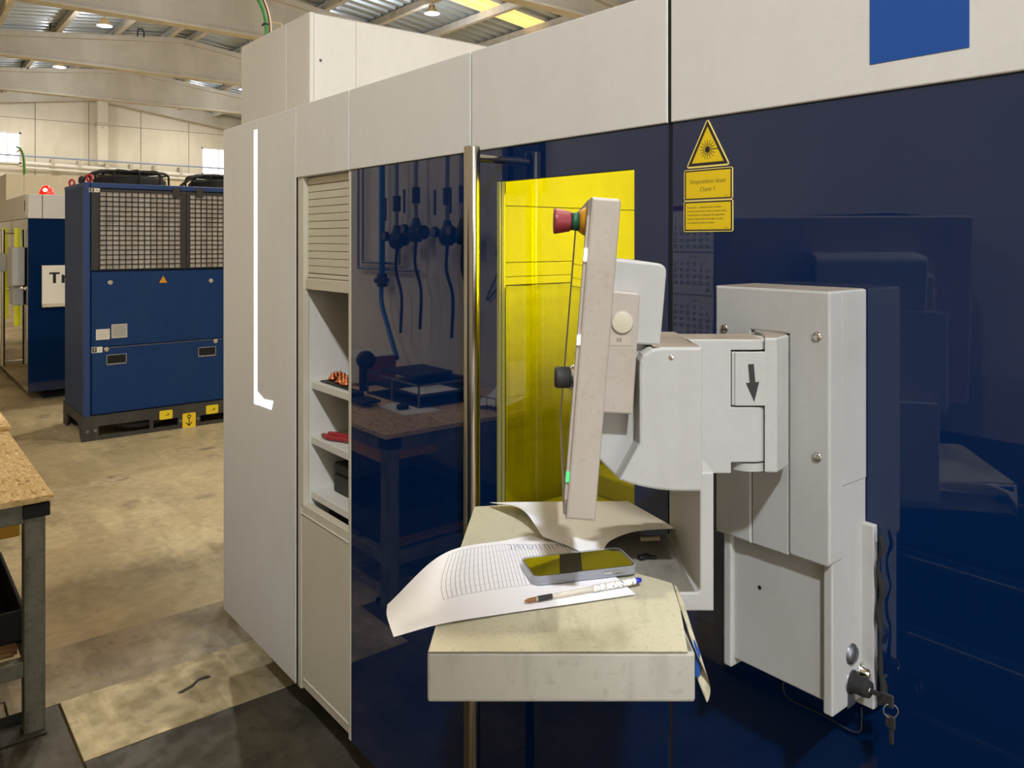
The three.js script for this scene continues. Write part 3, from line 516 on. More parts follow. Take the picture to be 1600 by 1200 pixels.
// ---------------------------------------------------------------- wall housing of the console arm
const HX = onZ(1355, 452, 0).x;                                   // its right side
{
  const zF = 0.1, zL = 0.091, f = (u, v, z = zF) => { const p = onZ(u, v, z); return [p.x, p.y]; };
  const xl = f(1118, 447)[0], yt = onX(1296, 456, HX).y, yb = f(1297, 889)[1], xn0 = f(1173, 500)[0], xn1 = f(1232, 500)[0], yn = f(1200, 519)[1], ylb = f(1120, 831)[1];
  const o = thing('arm_housing', 'tall pale grey housing on the blue machine front holding the console arm', 'housing', V((xl + HX) / 2, 0.95, 0.002));
  part('back_plate', box(xl + 0.02, HX + 0.015, onZ(1372, 1112, 0.01).y, onZ(1372, 823, 0.01).y, 0.0005, 0.012, 0.002), M.consolePaint, o);
  // upper cover with the slot for the arm
  part('upper_cover', plate(roundPts([[xl, ylb], [xn0, ylb], [xn0, yn], [xn1, yn], [xn1, yb], [HX, yb], [HX, yt], [xl, yt]], [0.003, 0, 0, 0, 0.006, 0.008, 0.004, 0.002]), 0.066, zF, 0.003), M.consolePaint, o);
  part('cover_shell', box(xl, HX, onX(1355, 747, HX).y, yt, 0.001, 0.07, 0.003), M.consolePaint, o);
  part('dust_layer', box(xl + 0.004, HX - 0.004, yt - 0.0005, yt + 0.0008, 0.004, zF - 0.004), M.dusty, o);
  part('slot_panel', box(xn0 + 0.0012, xn1 - 0.0012, ylb + 0.0005, yn - 0.002, 0.05, zF - 0.0015, 0.0015), M.consolePaint, o);
  // lower channel
  const xll = f(1130, 900, zL)[0], yB = onX(1302, 1123, HX).y, xr = HX - 0.001, ft = 0.014;
  part('lower_channel', [box(xll, xll + ft, yB, ylb + 0.05, 0.001, zL, 0.003), box(xr - ft, xr, yB, yb + 0.2, 0.001, zL, 0.003)], M.consolePaint, o);
  part('channel_plate', plate(roundPts(rectHole(xll + ft - 0.002, xr - ft + 0.002, yB + 0.012, ylb + 0.05), 0.001), 0.06, 0.083, 0.002), M.consolePaint, o);
  const hp = f(1187, 918, 0.083); part('screw_hole', rod(V(hp[0], hp[1], 0.08), V(hp[0], hp[1], 0.0834), 0.003, 12), M.black, o);
  const screw = (u, v) => { const q = f(u, v); return [lathe([[0.001, 0.0035], [0.004, 0.0032], [0.0062, 0.0015], [0.0066, 0], [0.001, 0]], V(q[0], q[1], zF), V(0, 0, 1), 20), rod(V(q[0], q[1], zF + 0.002), V(q[0], q[1], zF + 0.0037), 0.0024, 6)]; };
  for (const [u, v] of [[1132, 513], [1276.5, 526], [1277, 714]]) part('cover_screw', screw(u, v), M.chrome, o);
  // push buttons and key switch on the right side
  const sd = (u, v) => onX(u, v, HX);
  const ringAt = (p, r, prof) => lathe(prof.map(q => [q[0] * r, q[1]]), V(HX - 0.0015, p.y, p.z), V(1, 0, 0), 28);
  const dome = [[1.12, 0], [1.12, 0.002], [1.0, 0.003], [0.9, 0.002], [0.86, 0.006], [0.001, 0.0068]];
  part('push_button', ringAt(sd(1331, 1022), 0.0125, dome), M.zinc, o);
  part('push_button', ringAt(sd(1348, 1049), 0.0125, [...dome.slice(0, 4), [0.6, 0.012], [0.001, 0.013]]), M.chrome, o);
  const kp = sd(1332, 1066);
  const sw = part('key_switch', [ringAt(kp, 0.0135, [[1.15, 0], [1.15, 0.0025], [0.9, 0.004], [0.9, 0.02], [0.78, 0.026], [0.001, 0.027]])], M.rubber, o, 'black round key switch');
  part('switch_ring', ringAt(kp, 0.0135, [[1.2, 0], [1.22, 0.0015], [0.92, 0.003], [0.001, 0.003]]), M.zinc, sw);
  part('lock_face', lathe([[0.001, 0.0012], [0.0045, 0.001], [0.0055, 0]], V(HX + 0.0255, kp.y, kp.z), V(1, 0, 0), 16), M.chrome, sw);
  const lp = sd(1330, 1092); part('side_label', box(HX - 0.0012, HX - 0.0005, lp.y - 0.011, lp.y + 0.008, lp.z - 0.012, lp.z + 0.008), M.zinc, o, 'small grey label under the key switch');
  const kr = thing('key_ring', 'small dark key with a second key hanging from the black switch', 'key', V(HX + 0.03, kp.y - 0.02, kp.z));
  part('key_bow', [box(HX + 0.025, HX + 0.046, kp.y - 0.004, kp.y + 0.003, kp.z - 0.0012, kp.z + 0.0012, 0.0008), box(HX + 0.04, HX + 0.056, kp.y - 0.011, kp.y + 0.006, kp.z - 0.0025, kp.z + 0.0025, 0.002)], M.dark, kr);
  part('split_ring', clean(new THREE.TorusGeometry(0.009, 0.0009, 8, 24).rotateY(0.7).translate(HX + 0.052, kp.y - 0.015, kp.z)), M.zinc, kr);
  part('spare_key', [box(HX + 0.045, HX + 0.058, kp.y - 0.038, kp.y - 0.021, kp.z - 0.002, kp.z + 0.002, 0.0018), box(HX + 0.05, HX + 0.056, kp.y - 0.058, kp.y - 0.034, kp.z - 0.001, kp.z + 0.001, 0.0008)], M.dark, kr);
  // crumpled dark tape along the back plate and the wire loop below
  const tp = []; for (let i = 0; i <= 12; i++) { const v = 835 + i * 22; const p = onZ(1371 + 3.5 * Math.sin(i * 1.9) + (i > 8 ? 2 : 0), v, 0.014); tp.push(p); }
  single('tape_strip', 'crumpled dark tape strip along the right edge of the arm housing', 'tape', (() => { const rows = [tp, tp.map((p, i) => V(p.x + 0.004 + 0.003 * Math.sin(i * 2.3), p.y, 0.007 + 0.004 * Math.sin(i)))]; return sheetGrid([rows[0], rows[0].map((p, i) => p.clone().lerp(rows[1][i], 0.5).add(V(0.0015, 0, 0.004))), rows[1]], 30, 6, 0.0008); })(), M.rubber, V(HX + 0.017, 0.97, 0.006));
  const w = (u, v) => onZ(u, v, 0.004);
  single('wire_loop', 'thin dark wire loop hanging below the arm housing', 'wire', hose([w(1224, 1062), w(1224, 1078), w(1230, 1089), w(1285, 1117), w(1336, 1144), w(1344, 1142), w(1346, 1128), w(1346, 1105)], 0.0011, 60, 6), M.dark, w(1285, 1117));
}

// ---------------------------------------------------------------- operator console: arm, elbow, screen, tray
const KX = (u, t) => (u - CX) / F * t, KY = (v, t) => EYE + (HZ - v) / F * t;
const TRAY = KY(1020, 0.95 * KS);                                 // height of the tray top
{
  const base = kpt(V(0.2, TRAY - 0.08, -1.0));
  const o = thing('operator_console', 'pale grey swing arm console with tilted screen, red stop button and flat tray', 'control console', base, Math.atan2(CA, SA));
  const kp = (name, geo, mat, parent = o, label) => part(name, k2w(mg(Array.isArray(geo) ? geo : [geo])), mat, parent, label);
  const outline = (pts, t) => pts.map(([u, v]) => [KX(u, t), KY(v, t)]);
  // --- hinge block on the housing, arm with knuckles
  const tA = 1.035, tAx = 1.068, R = 0.03, ax = KX(1166, tAx), y = v => KY(v, tA);
  const yT = y(531), yB = y(741), k1 = y(549), k2 = y(636), k3 = y(725);
  const stadium = (r, x0) => { const p = [[x0, -tAx - r], [ax, -tAx - r]]; for (let i = 1; i < 16; i++) { const a = -Math.PI / 2 + i * Math.PI / 16; p.push([ax + r * Math.cos(a), -tAx + r * Math.sin(a)]); } p.push([ax, -tAx + r], [x0, -tAx + r]); return p; };
  const slab = (pts, y0, y1, b = 0.0015) => plate(pts.map(p => [p[0], -p[1]]).reverse(), y0, y1, b).rotateX(-Math.PI / 2);   // outline in X, Z; from y0 to y1
  const xArm = KX(1040, tAx);
  const arm = kp('swing_arm', [slab(stadium(R - 0.0004, KX(1120, tA)), k3 + 0.001, k2 - 0.001), slab([[xArm, -tAx - R], [KX(1143, tA) , -tAx - R], [KX(1143, tA), -tAx + R], [xArm, -tAx + R]], yB, yT), slab(stadium(R - 0.0004, KX(1120, tA)), k1 + 0.001, yT - 0.0004)], M.consolePaint);
  kp('dust_layer', slab([[xArm, -tAx - R + 0.003], [KX(1180, tAx), -tAx - R + 0.003], [KX(1180, tAx), -tAx + R - 0.004], [xArm, -tAx + R - 0.004]], yT - 0.0004, yT + 0.0008, 0.0002), M.dusty, arm);
  const bx0 = KX(1195, tA), cut = [[KX(1196, tA), -tA - 0.002], [KX(1214, tA), -tA], [KX(1236, 1.06), -1.07], [KX(1236, 1.06) + 0.012, -1.16], [KX(1182, 1.12), -1.2], [KX(1182, 1.12), -1.1]];
  const hinge = kp('hinge_block', [slab(cut, y(739), y(528.5), 0.002), slab(stadium(R - 0.001, KX(1145, tA)), k2 + 0.001, k1 - 0.001), rod(V(ax, yB + 0.002, -tAx), V(ax, k3 - 0.001, -tAx), R - 0.001, 32), box(KX(1149, tA), KX(1200, tA), k2 + 0.001, k1 - 0.001, -tAx - R + 0.001, -tA - 0.002, 0.001), rod(V(ax, k1 - 0.004, -tAx), V(ax, k3 + 0.004, -tAx), 0.012, 16)], M.consolePaint);
  kp('dust_layer', slab([[KX(1198, tA), -tA - 0.006], [KX(1214, tA), -tA - 0.004], [KX(1234, 1.06), -1.072], [KX(1234, 1.06) + 0.006, -1.15], [KX(1185, 1.12), -1.19], [KX(1185, 1.12), -1.105]], y(528.5) - 0.0004, y(528.5) + 0.0006, 0.0002), M.dusty, hinge);
  // arrow decal wraps the upper knuckle
  const an = p => p; const aw = [[-0.0042, 0.034], [0.0042, 0.034], [0.0042, 0.006], [0.0098, 0.006], [0, -0.024], [-0.0098, 0.006], [-0.0042, 0.006]];
  kp('arrow_decal', plate(aw, 0, 0.0005, 0).scale(0.9, 0.86, 1).rotateZ(0.09).translate(KX(1177, tA), y(604), -tA - 0.0022), M.dark, hinge, 'black arrow pointing down');
  // --- elbow cover
  const tE = 0.915, E = outline([[999, 693], [967.5, 750], [985, 756.5], [1005, 761.5], [1030, 766], [1053, 768], [1098, 768.5], [1098, 543], [1034, 543], [1017, 546.5], [1005, 555], [1000, 565], [999, 577]], tE);
  const elbow = kp('elbow_cover', plate(roundPts(E, [0, 0.002, 0, 0, 0, 0, 0.004, 0.002, 0, 0, 0, 0, 0]), -1.07, -tE, 0.003), M.consolePaint);
  kp('dust_layer', slab([[KX(1022, tE), -tE - 0.006], [KX(1095, tE), -tE - 0.006], [KX(1095, tE), -1.066], [KX(1022, tE), -1.066]], KY(543, tE) - 0.0004, KY(543, tE) + 0.0008, 0.0002), M.dusty, elbow);
  const es = V(KX(1049, tE), KY(558.5, tE), -tE); kp('cover_screw', [lathe([[0.001, 0.001], [0.0026, 0.0012], [0.0034, 0]], es, V(0, 0, 1), 16)], M.chrome, elbow);
  kp('slot_mark', [slab([[KX(1088, 0.95), -0.955], [KX(1089, 0.95), -0.952], [KX(1091, 0.95), -0.985], [KX(1090, 0.95), -0.988]].map(p => [p[0] - 0.006, p[1]]), KY(543, tE) + 0.0007, KY(543, tE) + 0.0012, 0)], M.black, elbow);
  // --- neck behind the screen
  const tN = 0.935, neck = outline([[930, 600], [930, 712], [967, 749], [990, 757], [1010, 720], [1010, 560], [1010, 535], [960, 535]], tN + 0.01);
  kp('neck', plate(roundPts(neck, 0.004), -1.06, -tN - 0.01, 0.003), M.consolePaint);
  kp('rear_cover', plate(roundPts(outline([[945, 403], [1043, 413], [1032, 540.5], [940, 536]], tN), [0.003, 0.012, 0.003, 0.003]), -1.12, -tN, 0.003), M.consolePaint);
  const tB = 0.915, bxp = outline([[940, 452], [1001, 458], [989, 648], [925, 645]], tB);
  const bx = kp('button_box', plate(roundPts(bxp, [0.002, 0.006, 0.002, 0.002]), -tB - 0.035, -tB, 0.0025), M.consoleWarm, o, 'beige box with a round white button');
  const bc = V(KX(972, tB), KY(504, tB), -tB);
  kp('round_button', lathe([[0.0165 * 0.74, 0], [0.0165 * 0.74, 0.002], [0.0155 * 0.74, 0.0035], [0.001, 0.0038]], bc, V(0, 0, 1), 36), M.slat, bx);
  kp('button_ring', lathe([[0.0185 * 0.74, 0], [0.0182 * 0.74, 0.0008], [0.0165 * 0.74, 0.0008]], bc, V(0, 0, 1), 36), M.consoleWarm, bx);
  { const x0 = KX(953, tB), x1 = KX(987, tB), y0 = KY(540, tB), y1 = KY(522, tB);
    kp('code_label', flatUV(plate(rectHole(x0, x1, y0, y1), -tB, -tB + 0.0004, 0), x0, x1, y0, y1), std({ map: canvas(128, 68, (c, w, h) => { c.fillStyle = '#b3a696'; c.fillRect(0, 0, w, h); c.strokeStyle = '#968a78'; c.strokeRect(1, 1, w - 2, h - 2); c.fillStyle = '#2c2824'; c.font = '30px sans-serif'; c.textAlign = 'center'; c.fillText('X8', w * 0.42, h * 0.66); }), roughness: 0.6 }), bx, 'small label reading X8'); }
  // --- screen slab: seen on its near edge, tilted back, turned three degrees
  const tP = 1.0 * KS, wP = 0.54 * KS, yaw = 0.0275 / 0.54;
  const side = outline([[884, 812], [930, 815.5], [971, 311], [924.5, 307.5]], tP);
  const shear = g => { const p = g.attributes.position; for (let i = 0; i < p.count; i++) p.setX(i, p.getX(i) + (-p.getZ(i) - tP) * yaw); g.computeVertexNormals(); return g; };
  const scr = kp('screen_housing', shear(plate(roundPts(side, [0.002, 0.002, 0.004, 0.003]), -tP - wP, -tP, 0.003)), M.consoleWarm, o, 'tilted flat screen housing seen on edge');
  const A = side[0], Dp = side[3], dirv = [Dp[0] - A[0], Dp[1] - A[1]], L = Math.hypot(...dirv), e = [dirv[0] / L, dirv[1] / L], nrm = [-e[1], e[0]];   // along the screen, and out of its face
  const onFace = (s, out, dz) => { const z = -tP - dz; return V(A[0] + e[0] * s + nrm[0] * out + dz * yaw, A[1] + e[1] * s + nrm[1] * out, z); };
  const quad = (s0, s1, d0, d1, o0, o1) => { // block lying on the screen face
    const g = new THREE.BoxGeometry(1, 1, 1), p = g.attributes.position; for (let i = 0; i < p.count; i++) { const q = onFace(s0 + (p.getX(i) + 0.5) * (s1 - s0), o0 + (p.getY(i) + 0.5) * (o1 - o0), d0 + (p.getZ(i) + 0.5) * (d1 - d0)); p.setXYZ(i, q.x, q.y, q.z); } const h = g.toNonIndexed(); h.computeVertexNormals(); return clean(h); };
  kp('screen_glass', quad(0.012, L - 0.01, 0.02, wP - 0.02, -0.0005, 0.002), M.screen, scr);
  const bez = []; for (const [a, b] of [[0.004, 0.02], [L - 0.02, L - 0.003]]) bez.push(quad(a, b, 0.004, wP - 0.004, -0.0005, 0.003)); for (const [a, b] of [[0.004, 0.026], [wP - 0.03, wP - 0.004]]) bez.push(quad(0.004, L - 0.003, a, b, -0.0005, 0.003));
  kp('screen_bezel', bez, M.consoleWarm, scr);
  kp('status_light', [quad(L * 0.80, L * 0.84, 0.001, 0.004, 0, 0.0034), quad(L * 0.54, L * 0.57, 0.001, 0.004, 0, 0.0034)], glow(1, 1, 1, 1.0), scr);
  kp('status_light', quad(L * 0.115, L * 0.145, 0.001, 0.004, 0, 0.0034), glow(0.1, 1, 0.3, 0.9, 0x205030), scr, 'small green light');
  const on3 = V(nrm[0], nrm[1], 0);
  // face points to the left of the view
  const sE = L * 0.925, dE = 0.035, pE = onFace(sE, 0.002, dE), axis = V(-1, 0.02, 0.02).normalize();
  const fit = (prof, n = 32) => lathe(prof.map(q => [q[0] * KS / 0.88, q[1] * KS / 0.88]), pE, axis, n);
  const stop = kp('emergency_stop', fit([[0.001, 0.018], [0.0105, 0.018], [0.0118, 0.0195], [0.0146, 0.034], [0.015, 0.0365], [0.0142, 0.038], [0.001, 0.0385]]), M.red, scr, 'red mushroom stop button');
  void stop;
  kp('stop_collar', fit([[0.001, 0], [0.0165, 0], [0.0165, 0.002], [0.0125, 0.0085], [0.001, 0.009]]), M.yellow, scr, 'yellow collar of the stop button');
  kp('stop_ring', fit([[0.001, 0.009], [0.0112, 0.009], [0.0106, 0.014], [0.01, 0.018], [0.001, 0.018]]), M.green, scr, 'dark green ring of the stop button');
  const pK = onFace(L * 0.43, 0.001, 0.02);
  kp('knob_ring', lathe([[0.001, 0], [0.0145, 0], [0.0145, 0.002], [0.012, 0.007], [0.001, 0.0072]], pK, axis, 30), M.chrome, scr);
  kp('selector_knob', lathe([[0.001, 0.0072], [0.0115, 0.0072], [0.0118, 0.02], [0.0105, 0.0225], [0.001, 0.023]], pK, axis, 24), M.dark, scr, 'dark grey selector knob');
  // --- bracket and tray
  const tF = 1.111 * KS, tBk = 1.33 * KS, bi = KX(1094, tF), bo = KX(1115.5, tF), yb = KY(955, tF), ybt = KY(926, tF);
  kp('tray_bracket', plate(roundPts([[KX(1087, 0.95 * KS) + 0.001, yb], [bo, yb], [bo, KY(738, tF)], [bi, KY(738, tF)], [bi, ybt], [KX(1087, 0.95 * KS) + 0.001, ybt]], [0, 0.003, 0, 0, 0.006, 0]), -tBk, -tF, 0.002), M.consolePaint, o);
  const tf = 0.95 * KS, tb = 1.478 * KS, th = 78 * tf / F, xL = KX(667, tf), xR = KX(1087, tf), xL2 = KX(742, tb), xR2 = xR;
  const tray = kp('tray', slab(roundPts([[xL, -tf], [xR, -tf], [xR2, -tb], [xL2, -tb]], [0.004, 0.004, 0.004, 0.012]), TRAY - th, TRAY, 0.003), M.trayFront, o, 'flat rectangular tray');
  kp('tray_top', slab(roundPts([[xL + 0.004, -tf - 0.003], [xR - 0.003, -tf - 0.003], [xR - 0.003, -tF - 0.001], [bi - 0.004, -tF - 0.003], [bi - 0.004, -tBk + 0.002], [xR - 0.003, -tBk + 0.002], [xR - 0.003, -tb + 0.004], [xL2 + 0.004, -tb + 0.004]], 0.003), TRAY - 0.0005, TRAY + 0.0006, 0.0002), M.trayPlate, tray);
}
// protective sheet on the tray, torn and hanging over its right edge
{
  const h = TRAY + 0.0016, tf = 0.95 * KS, pp = (u, v) => onKY(u, v, h);
  const front = [[669, 1018.5], [770, 1018.5], [880, 1018.5], [990, 1018.5], [1075, 1019]].map(q => pp(...q)); front.forEach(p => { p.z = Math.min(p.z, -tf + 0.001); });
  const mid = [[700, 915], [790, 925], [880, 940], [970, 945], [1062, 950]].map(q => pp(...q));
  const back = [[742, 789], [815, 790], [885, 812], [950, 880], [1050, 912]].map(q => pp(...q));
  back[0].z = Math.max(back[0].z, -1.478 * KS + 0.012);
  for (const r of [front, mid, back]) r.forEach((p, i) => { if (r !== front) p.y += 0.0006; });
  const g = sheetGrid([back, mid, front], 40, 26, 0.0009); buv(g);
  const s = thing('tray_sheet', 'worn yellowish protective sheet on the console tray, torn and hanging over the right edge', 'protective sheet', kpt(V(0.05, TRAY, -0.9)), Math.atan2(CA, SA));
  part('top_sheet', k2w(buv(g)), M.matSheet, s);
  const xr = KX(1087, tf), e = [[1053, 914], [1062, 945], [1072, 975], [1080, 1000], [1087, 1018]].map(q => { const p = pp(...q); p.y = TRAY + 0.0018; return p; });
  const r1 = [[1058, 917, 1.13], [1071, 950, 1.06], [1082, 985, 1.005], [1096, 1028, 0.97], [1110, 1075, 0.955]].map(q => K(...q)), r2 = [[1059, 926, 1.135], [1069, 962, 1.07], [1079, 1005, 1.01], [1087, 1050, 0.968], [1104.5, 1096, 0.955]].map(q => K(...q)), r3 = [[1058, 926, 1.14], [1068, 960, 1.08], [1076, 1000, 1.02], [1083, 1034, 0.975], [1098, 1080, 0.962]].map(q => K(...q));
  part('hanging_flap', k2w(sheetGrid([e, r1, r2, r3], 30, 24, 0.0008)), M.matSheet, s, 'torn flap hanging down');
  const b0 = V(xr + 0.001, TRAY - 0.002, -tf - 0.012);
  part('blue_film', k2w(box(b0.x, b0.x + 0.005, b0.y - 0.026, b0.y, b0.z - 0.02, b0.z + 0.006, 0.001)), M.logoBlue, s, 'scrap of blue film');
}
// papers and small things on the tray
{
  const h = TRAY + 0.005;
  const P = (u, v, t) => t ? K(u, v, t) : onKY(u, v, h);
  const front = [P(615, 995, 1.011), P(690, 974.5), P(790, 958.5), P(890, 944), P(993, 928.5)];
  const back = [P(605, 945, 1.19), P(690, 867), P(770, 847), P(840, 846), P(907, 850)];
  const mid = front.map((p, i) => p.clone().lerp(back[i], 0.5)); mid[0] = P(604.5, 962, 1.10); mid[1] = P(672, 922, 1.112);
  back[4] = onKY(912, 846, h); 
  const form = canvas(1024, 720, (c, w, hh) => {
    c.fillStyle = '#faf8f9'; c.fillRect(0, 0, w, hh);
    const X0 = 300, X1 = 985, Y0 = 40, Y1 = 500, n = 40, cols = [0, 0.16, 0.3, 0.44, 0.58, 0.72, 0.86, 1];
    c.strokeStyle = '#9b99a2'; c.lineWidth = 2; for (let i = 0; i <= n; i++) { const x = X0 + (X1 - X0) * i / n; c.beginPath(); c.moveTo(x, Y0); c.lineTo(x, Y1); c.stroke(); }
    c.lineWidth = 1.2; c.strokeStyle = '#a9a7ae'; for (const k of cols) { const y = Y0 + (Y1 - Y0) * k; c.lineWidth = k === 0 || k === 1 ? 2.4 : 1.1; c.beginPath(); c.moveTo(X0, y); c.lineTo(X1, y); c.stroke(); }
    c.strokeStyle = '#3d4390'; c.lineWidth = 3; let s = 5; const r = () => (s = (s * 16807) % 2147483647) / 2147483647;
    for (let i = 0; i < 15; i++) { const x = 600 + i * 23; c.beginPath(); for (let k = 0; k < 9; k++) { const y = Y0 + 4 + k * (i > 10 ? 5 : 8); k ? c.lineTo(x + r() * 15, y) : c.moveTo(x, y); } c.stroke(); }
  });
  const fg = sheetGrid([back, mid, front], 48, 24, 0.00025);
  single('printed_form', 'white printed form with a ruled table and blue handwriting hanging over the left tray edge', 'paper', k2w(clean(fg)), std({ map: form, roughness: 0.85, side: THREE.DoubleSide }), kpt(P(800, 930)));
  const q = TRAY + 0.0034, PQ = (u, v) => onKY(u, v, q);
  const ug = sheetGrid([[PQ(735, 853), PQ(785, 845), PQ(830, 836)], [PQ(742, 868), PQ(800, 862), PQ(880, 856)], [PQ(760, 900), PQ(830, 890), PQ(930, 872)]], 16, 12, 0.00025);
  single('second_sheet', 'plain white sheet whose corner shows behind the printed form', 'paper', k2w(clean(ug)), M.paper, kpt(PQ(800, 870)));
  const G = [[[765, 785, 1.452], [840, 784, 1.465], [915, 783.5, 1.467], [981, 783, 1.467]], [[817, 797, 1.36], [880, 812, 1.385], [955, 810, 1.395], [1022, 806, 1.385]], [[848, 843, 1.296], [934, 868, 1.212], [985, 832, 1.25], [1056, 826, 1.285]]].map(r => r.map(a => { const p = K(...a); p.y = Math.max(p.y, TRAY + 0.009); return p; }));
  const row = G[2]; const frontEdge = [row[0], K(885, 856, 1.258), row[1], K(952, 846, 1.232), row[2], K(1020, 827.5, 1.265), row[3]]; frontEdge.forEach(p => { p.y = Math.max(p.y, TRAY + 0.009); });
  const midE = [G[1][0], K(846, 806, 1.375), G[1][1], K(920, 811, 1.39), G[1][2], K(990, 808, 1.39), G[1][3]]; midE.forEach(p => { p.y = Math.max(p.y, TRAY + 0.009); });
  const backE = [G[0][0], K(800, 784.5, 1.46), G[0][1], K(880, 783.7, 1.466), G[0][2], K(950, 783.2, 1.467), G[0][3]]; backE.forEach(p => { p.y = Math.max(p.y, TRAY + 0.006); });
  single('blank_sheet', 'large curling blank white sheet on the tray below the screen', 'paper', k2w(clean(sheetGrid([backE, midE, frontEdge], 48, 30, 0.0003))), M.paper, kpt(K(900, 810, 1.38)));
  // phone in a clear case; its glass mirrors the yellow window
  const y0 = TRAY + 0.0062, a = onKY(833, 916.5, y0), b = onKY(998, 897, y0), len = a.distanceTo(b), ang = Math.atan2(-(b.z - a.z), b.x - a.x), wd = 0.062;
  const M4 = new THREE.Matrix4().makeRotationY(ang).setPosition(a.x, y0, a.z);           // local: x along the case, z towards the viewer is 0, back is -wd
  const put = g => k2w(clean(g).applyMatrix4(M4));
  const cs = thing('phone', 'dark glass phone in a clear case lying on the printed form', 'phone', kpt(a.clone().lerp(b, 0.5)), Math.atan2(CA, SA) + ang);
  const rr = (x0, x1, z0, z1, ya, yb, r, holes = []) => plate(roundPts(rectHole(x0, x1, z0, z1), r), ya, yb, 0.0008, holes).rotateX(-Math.PI / 2);
  part('clear_case', put(mg([rr(0, len, 0, wd, 0.0003, 0.0108, 0.012, [roundPts(rectHole(0.0022, len - 0.0022, 0.0022, wd - 0.0022), 0.01).reverse()]), rr(0.001, len - 0.001, 0.001, wd - 0.001, 0.0002, 0.0019, 0.011)])), phys({ color: 0xe2e4e8, transmission: 0.75, thickness: 0, roughness: 0.12, ior: 1.46 }), cs, 'clear protective case');
  part('phone_body', put(rr(0.0026, len - 0.0026, 0.0026, wd - 0.0026, 0.0021, 0.0094, 0.01)), M.zinc, cs);
  part('phone_screen', put(rr(0.003, len - 0.003, 0.003, wd - 0.003, 0.0088, 0.0102, 0.0095)), phys({ color: 0x0c0d0e, roughness: 0.04, ior: 2.1, clearcoat: 1, clearcoatRoughness: 0.02 }), cs, 'dark glossy screen');
  for (const [k0, k1] of [[0.66, 0.74], [0.76, 0.84]]) part('side_button', put(box(len * k0, len * k1, 0.0045, 0.0075, -0.0002, 0.0012, 0.0006)), M.chrome, cs);
  // pen wound with white tape
  const yp = TRAY + 0.0105, p0 = onKY(816, 940, yp - 0.001), p1 = onKY(1002, 906, yp), d = p1.clone().sub(p0), pl = d.length(), dn = d.clone().normalize();
  const pn = thing('pen', 'clear ballpoint pen wound with white tape and blue end plug', 'pen', kpt(p0.clone().lerp(p1, 0.5)), Math.atan2(CA, SA));
  const seg = (f0, f1, prof) => k2w(lathe(prof(pl * (f1 - f0)).map(q => [q[0] * 0.72, q[1]]), p0.clone().addScaledVector(dn, pl * f0), dn, 18));
  part('pen_tip', seg(0, 0.12, l => [[0.0006, 0], [0.0012, l * 0.08], [0.0026, l * 0.3], [0.0034, l * 0.55], [0.0036, l], [0.001, l]]), std({ color: 0x8a5a2a, roughness: 0.5 }), pn);
  part('pen_barrel', seg(0.1, 0.62, l => [[0.001, 0], [0.0037, 0.001], [0.0038, l], [0.001, l]]), phys({ color: 0xf4f0e6, transmission: 0.7, thickness: 0, roughness: 0.2 }), pn);
  part('ink_refill', seg(0.12, 0.24, l => [[0.0008, 0], [0.0041, 0.0004], [0.0041, l - 0.0004], [0.0008, l]]), M.dark, pn);
  const tape = l => { const p = [[0.001, 0]]; for (let i = 0; i <= 22; i++) p.push([0.0052 + 0.0011 * Math.sin(i * 1.7) * Math.sin(i * 0.6) + 0.0006 * Math.sin(i * 3.1), 0.0005 + (l - 0.001) * i / 22]); p.push([0.001, l]); return p; };
  part('tape_wrap', [seg(0.575, 0.68, tape), seg(0.685, 0.95, tape)], std({ map: canvas(256, 256, (c, w, h) => { c.fillStyle = '#ebe7df'; c.fillRect(0, 0, w, h); let s5 = 9; const r = () => (s5 = (s5 * 16807) % 2147483647) / 2147483647; for (let i = 0; i < 26; i++) { c.strokeStyle = i % 3 ? '#8b8780' : '#2b2a28'; c.lineWidth = i % 3 ? 3 : 6; c.beginPath(); const x = r() * w, y = r() * h; c.moveTo(x, y); c.quadraticCurveTo(x + (r() - 0.5) * 120, y + (r() - 0.5) * 60, x + (r() - 0.5) * 160, y + (r() - 0.5) * 70); c.stroke(); } }), roughness: 0.7 }), pn, 'white tape with dark scribbles');
  part('end_plug', seg(0.945, 1.0, l => [[0.001, 0], [0.0046, 0], [0.0046, l * 0.5], [0.003, l * 0.95], [0.001, l]]), M.bluePlastic, pn, 'blue end plug');
  // scraps
  const sc = onKY(1009, 869, TRAY + 0.004);
  single('black_clip', 'small black plastic scrap on the tray behind the phone', 'scrap', k2w(mg([box(-0.012, 0.006, -0.0035, 0.003, -0.005, 0.005, 0.003).rotateY(0.5), box(0.002, 0.014, -0.0035, 0.001, -0.004, 0.003, 0.002).rotateY(-0.1)]).translate(sc.x, sc.y + 0.0002, sc.z)), M.black, kpt(sc));
  const sp = onKY(1016, 840, TRAY + 0.006);
  single('wood_chip', 'small pale wooden chip under the curled sheet on the tray', 'scrap', k2w(box(-0.014, 0.014, -0.004, 0.001, -0.003, 0.003, 0.001).rotateY(0.12).translate(sp.x, sp.y, sp.z)), M.cream, kpt(sp));
}

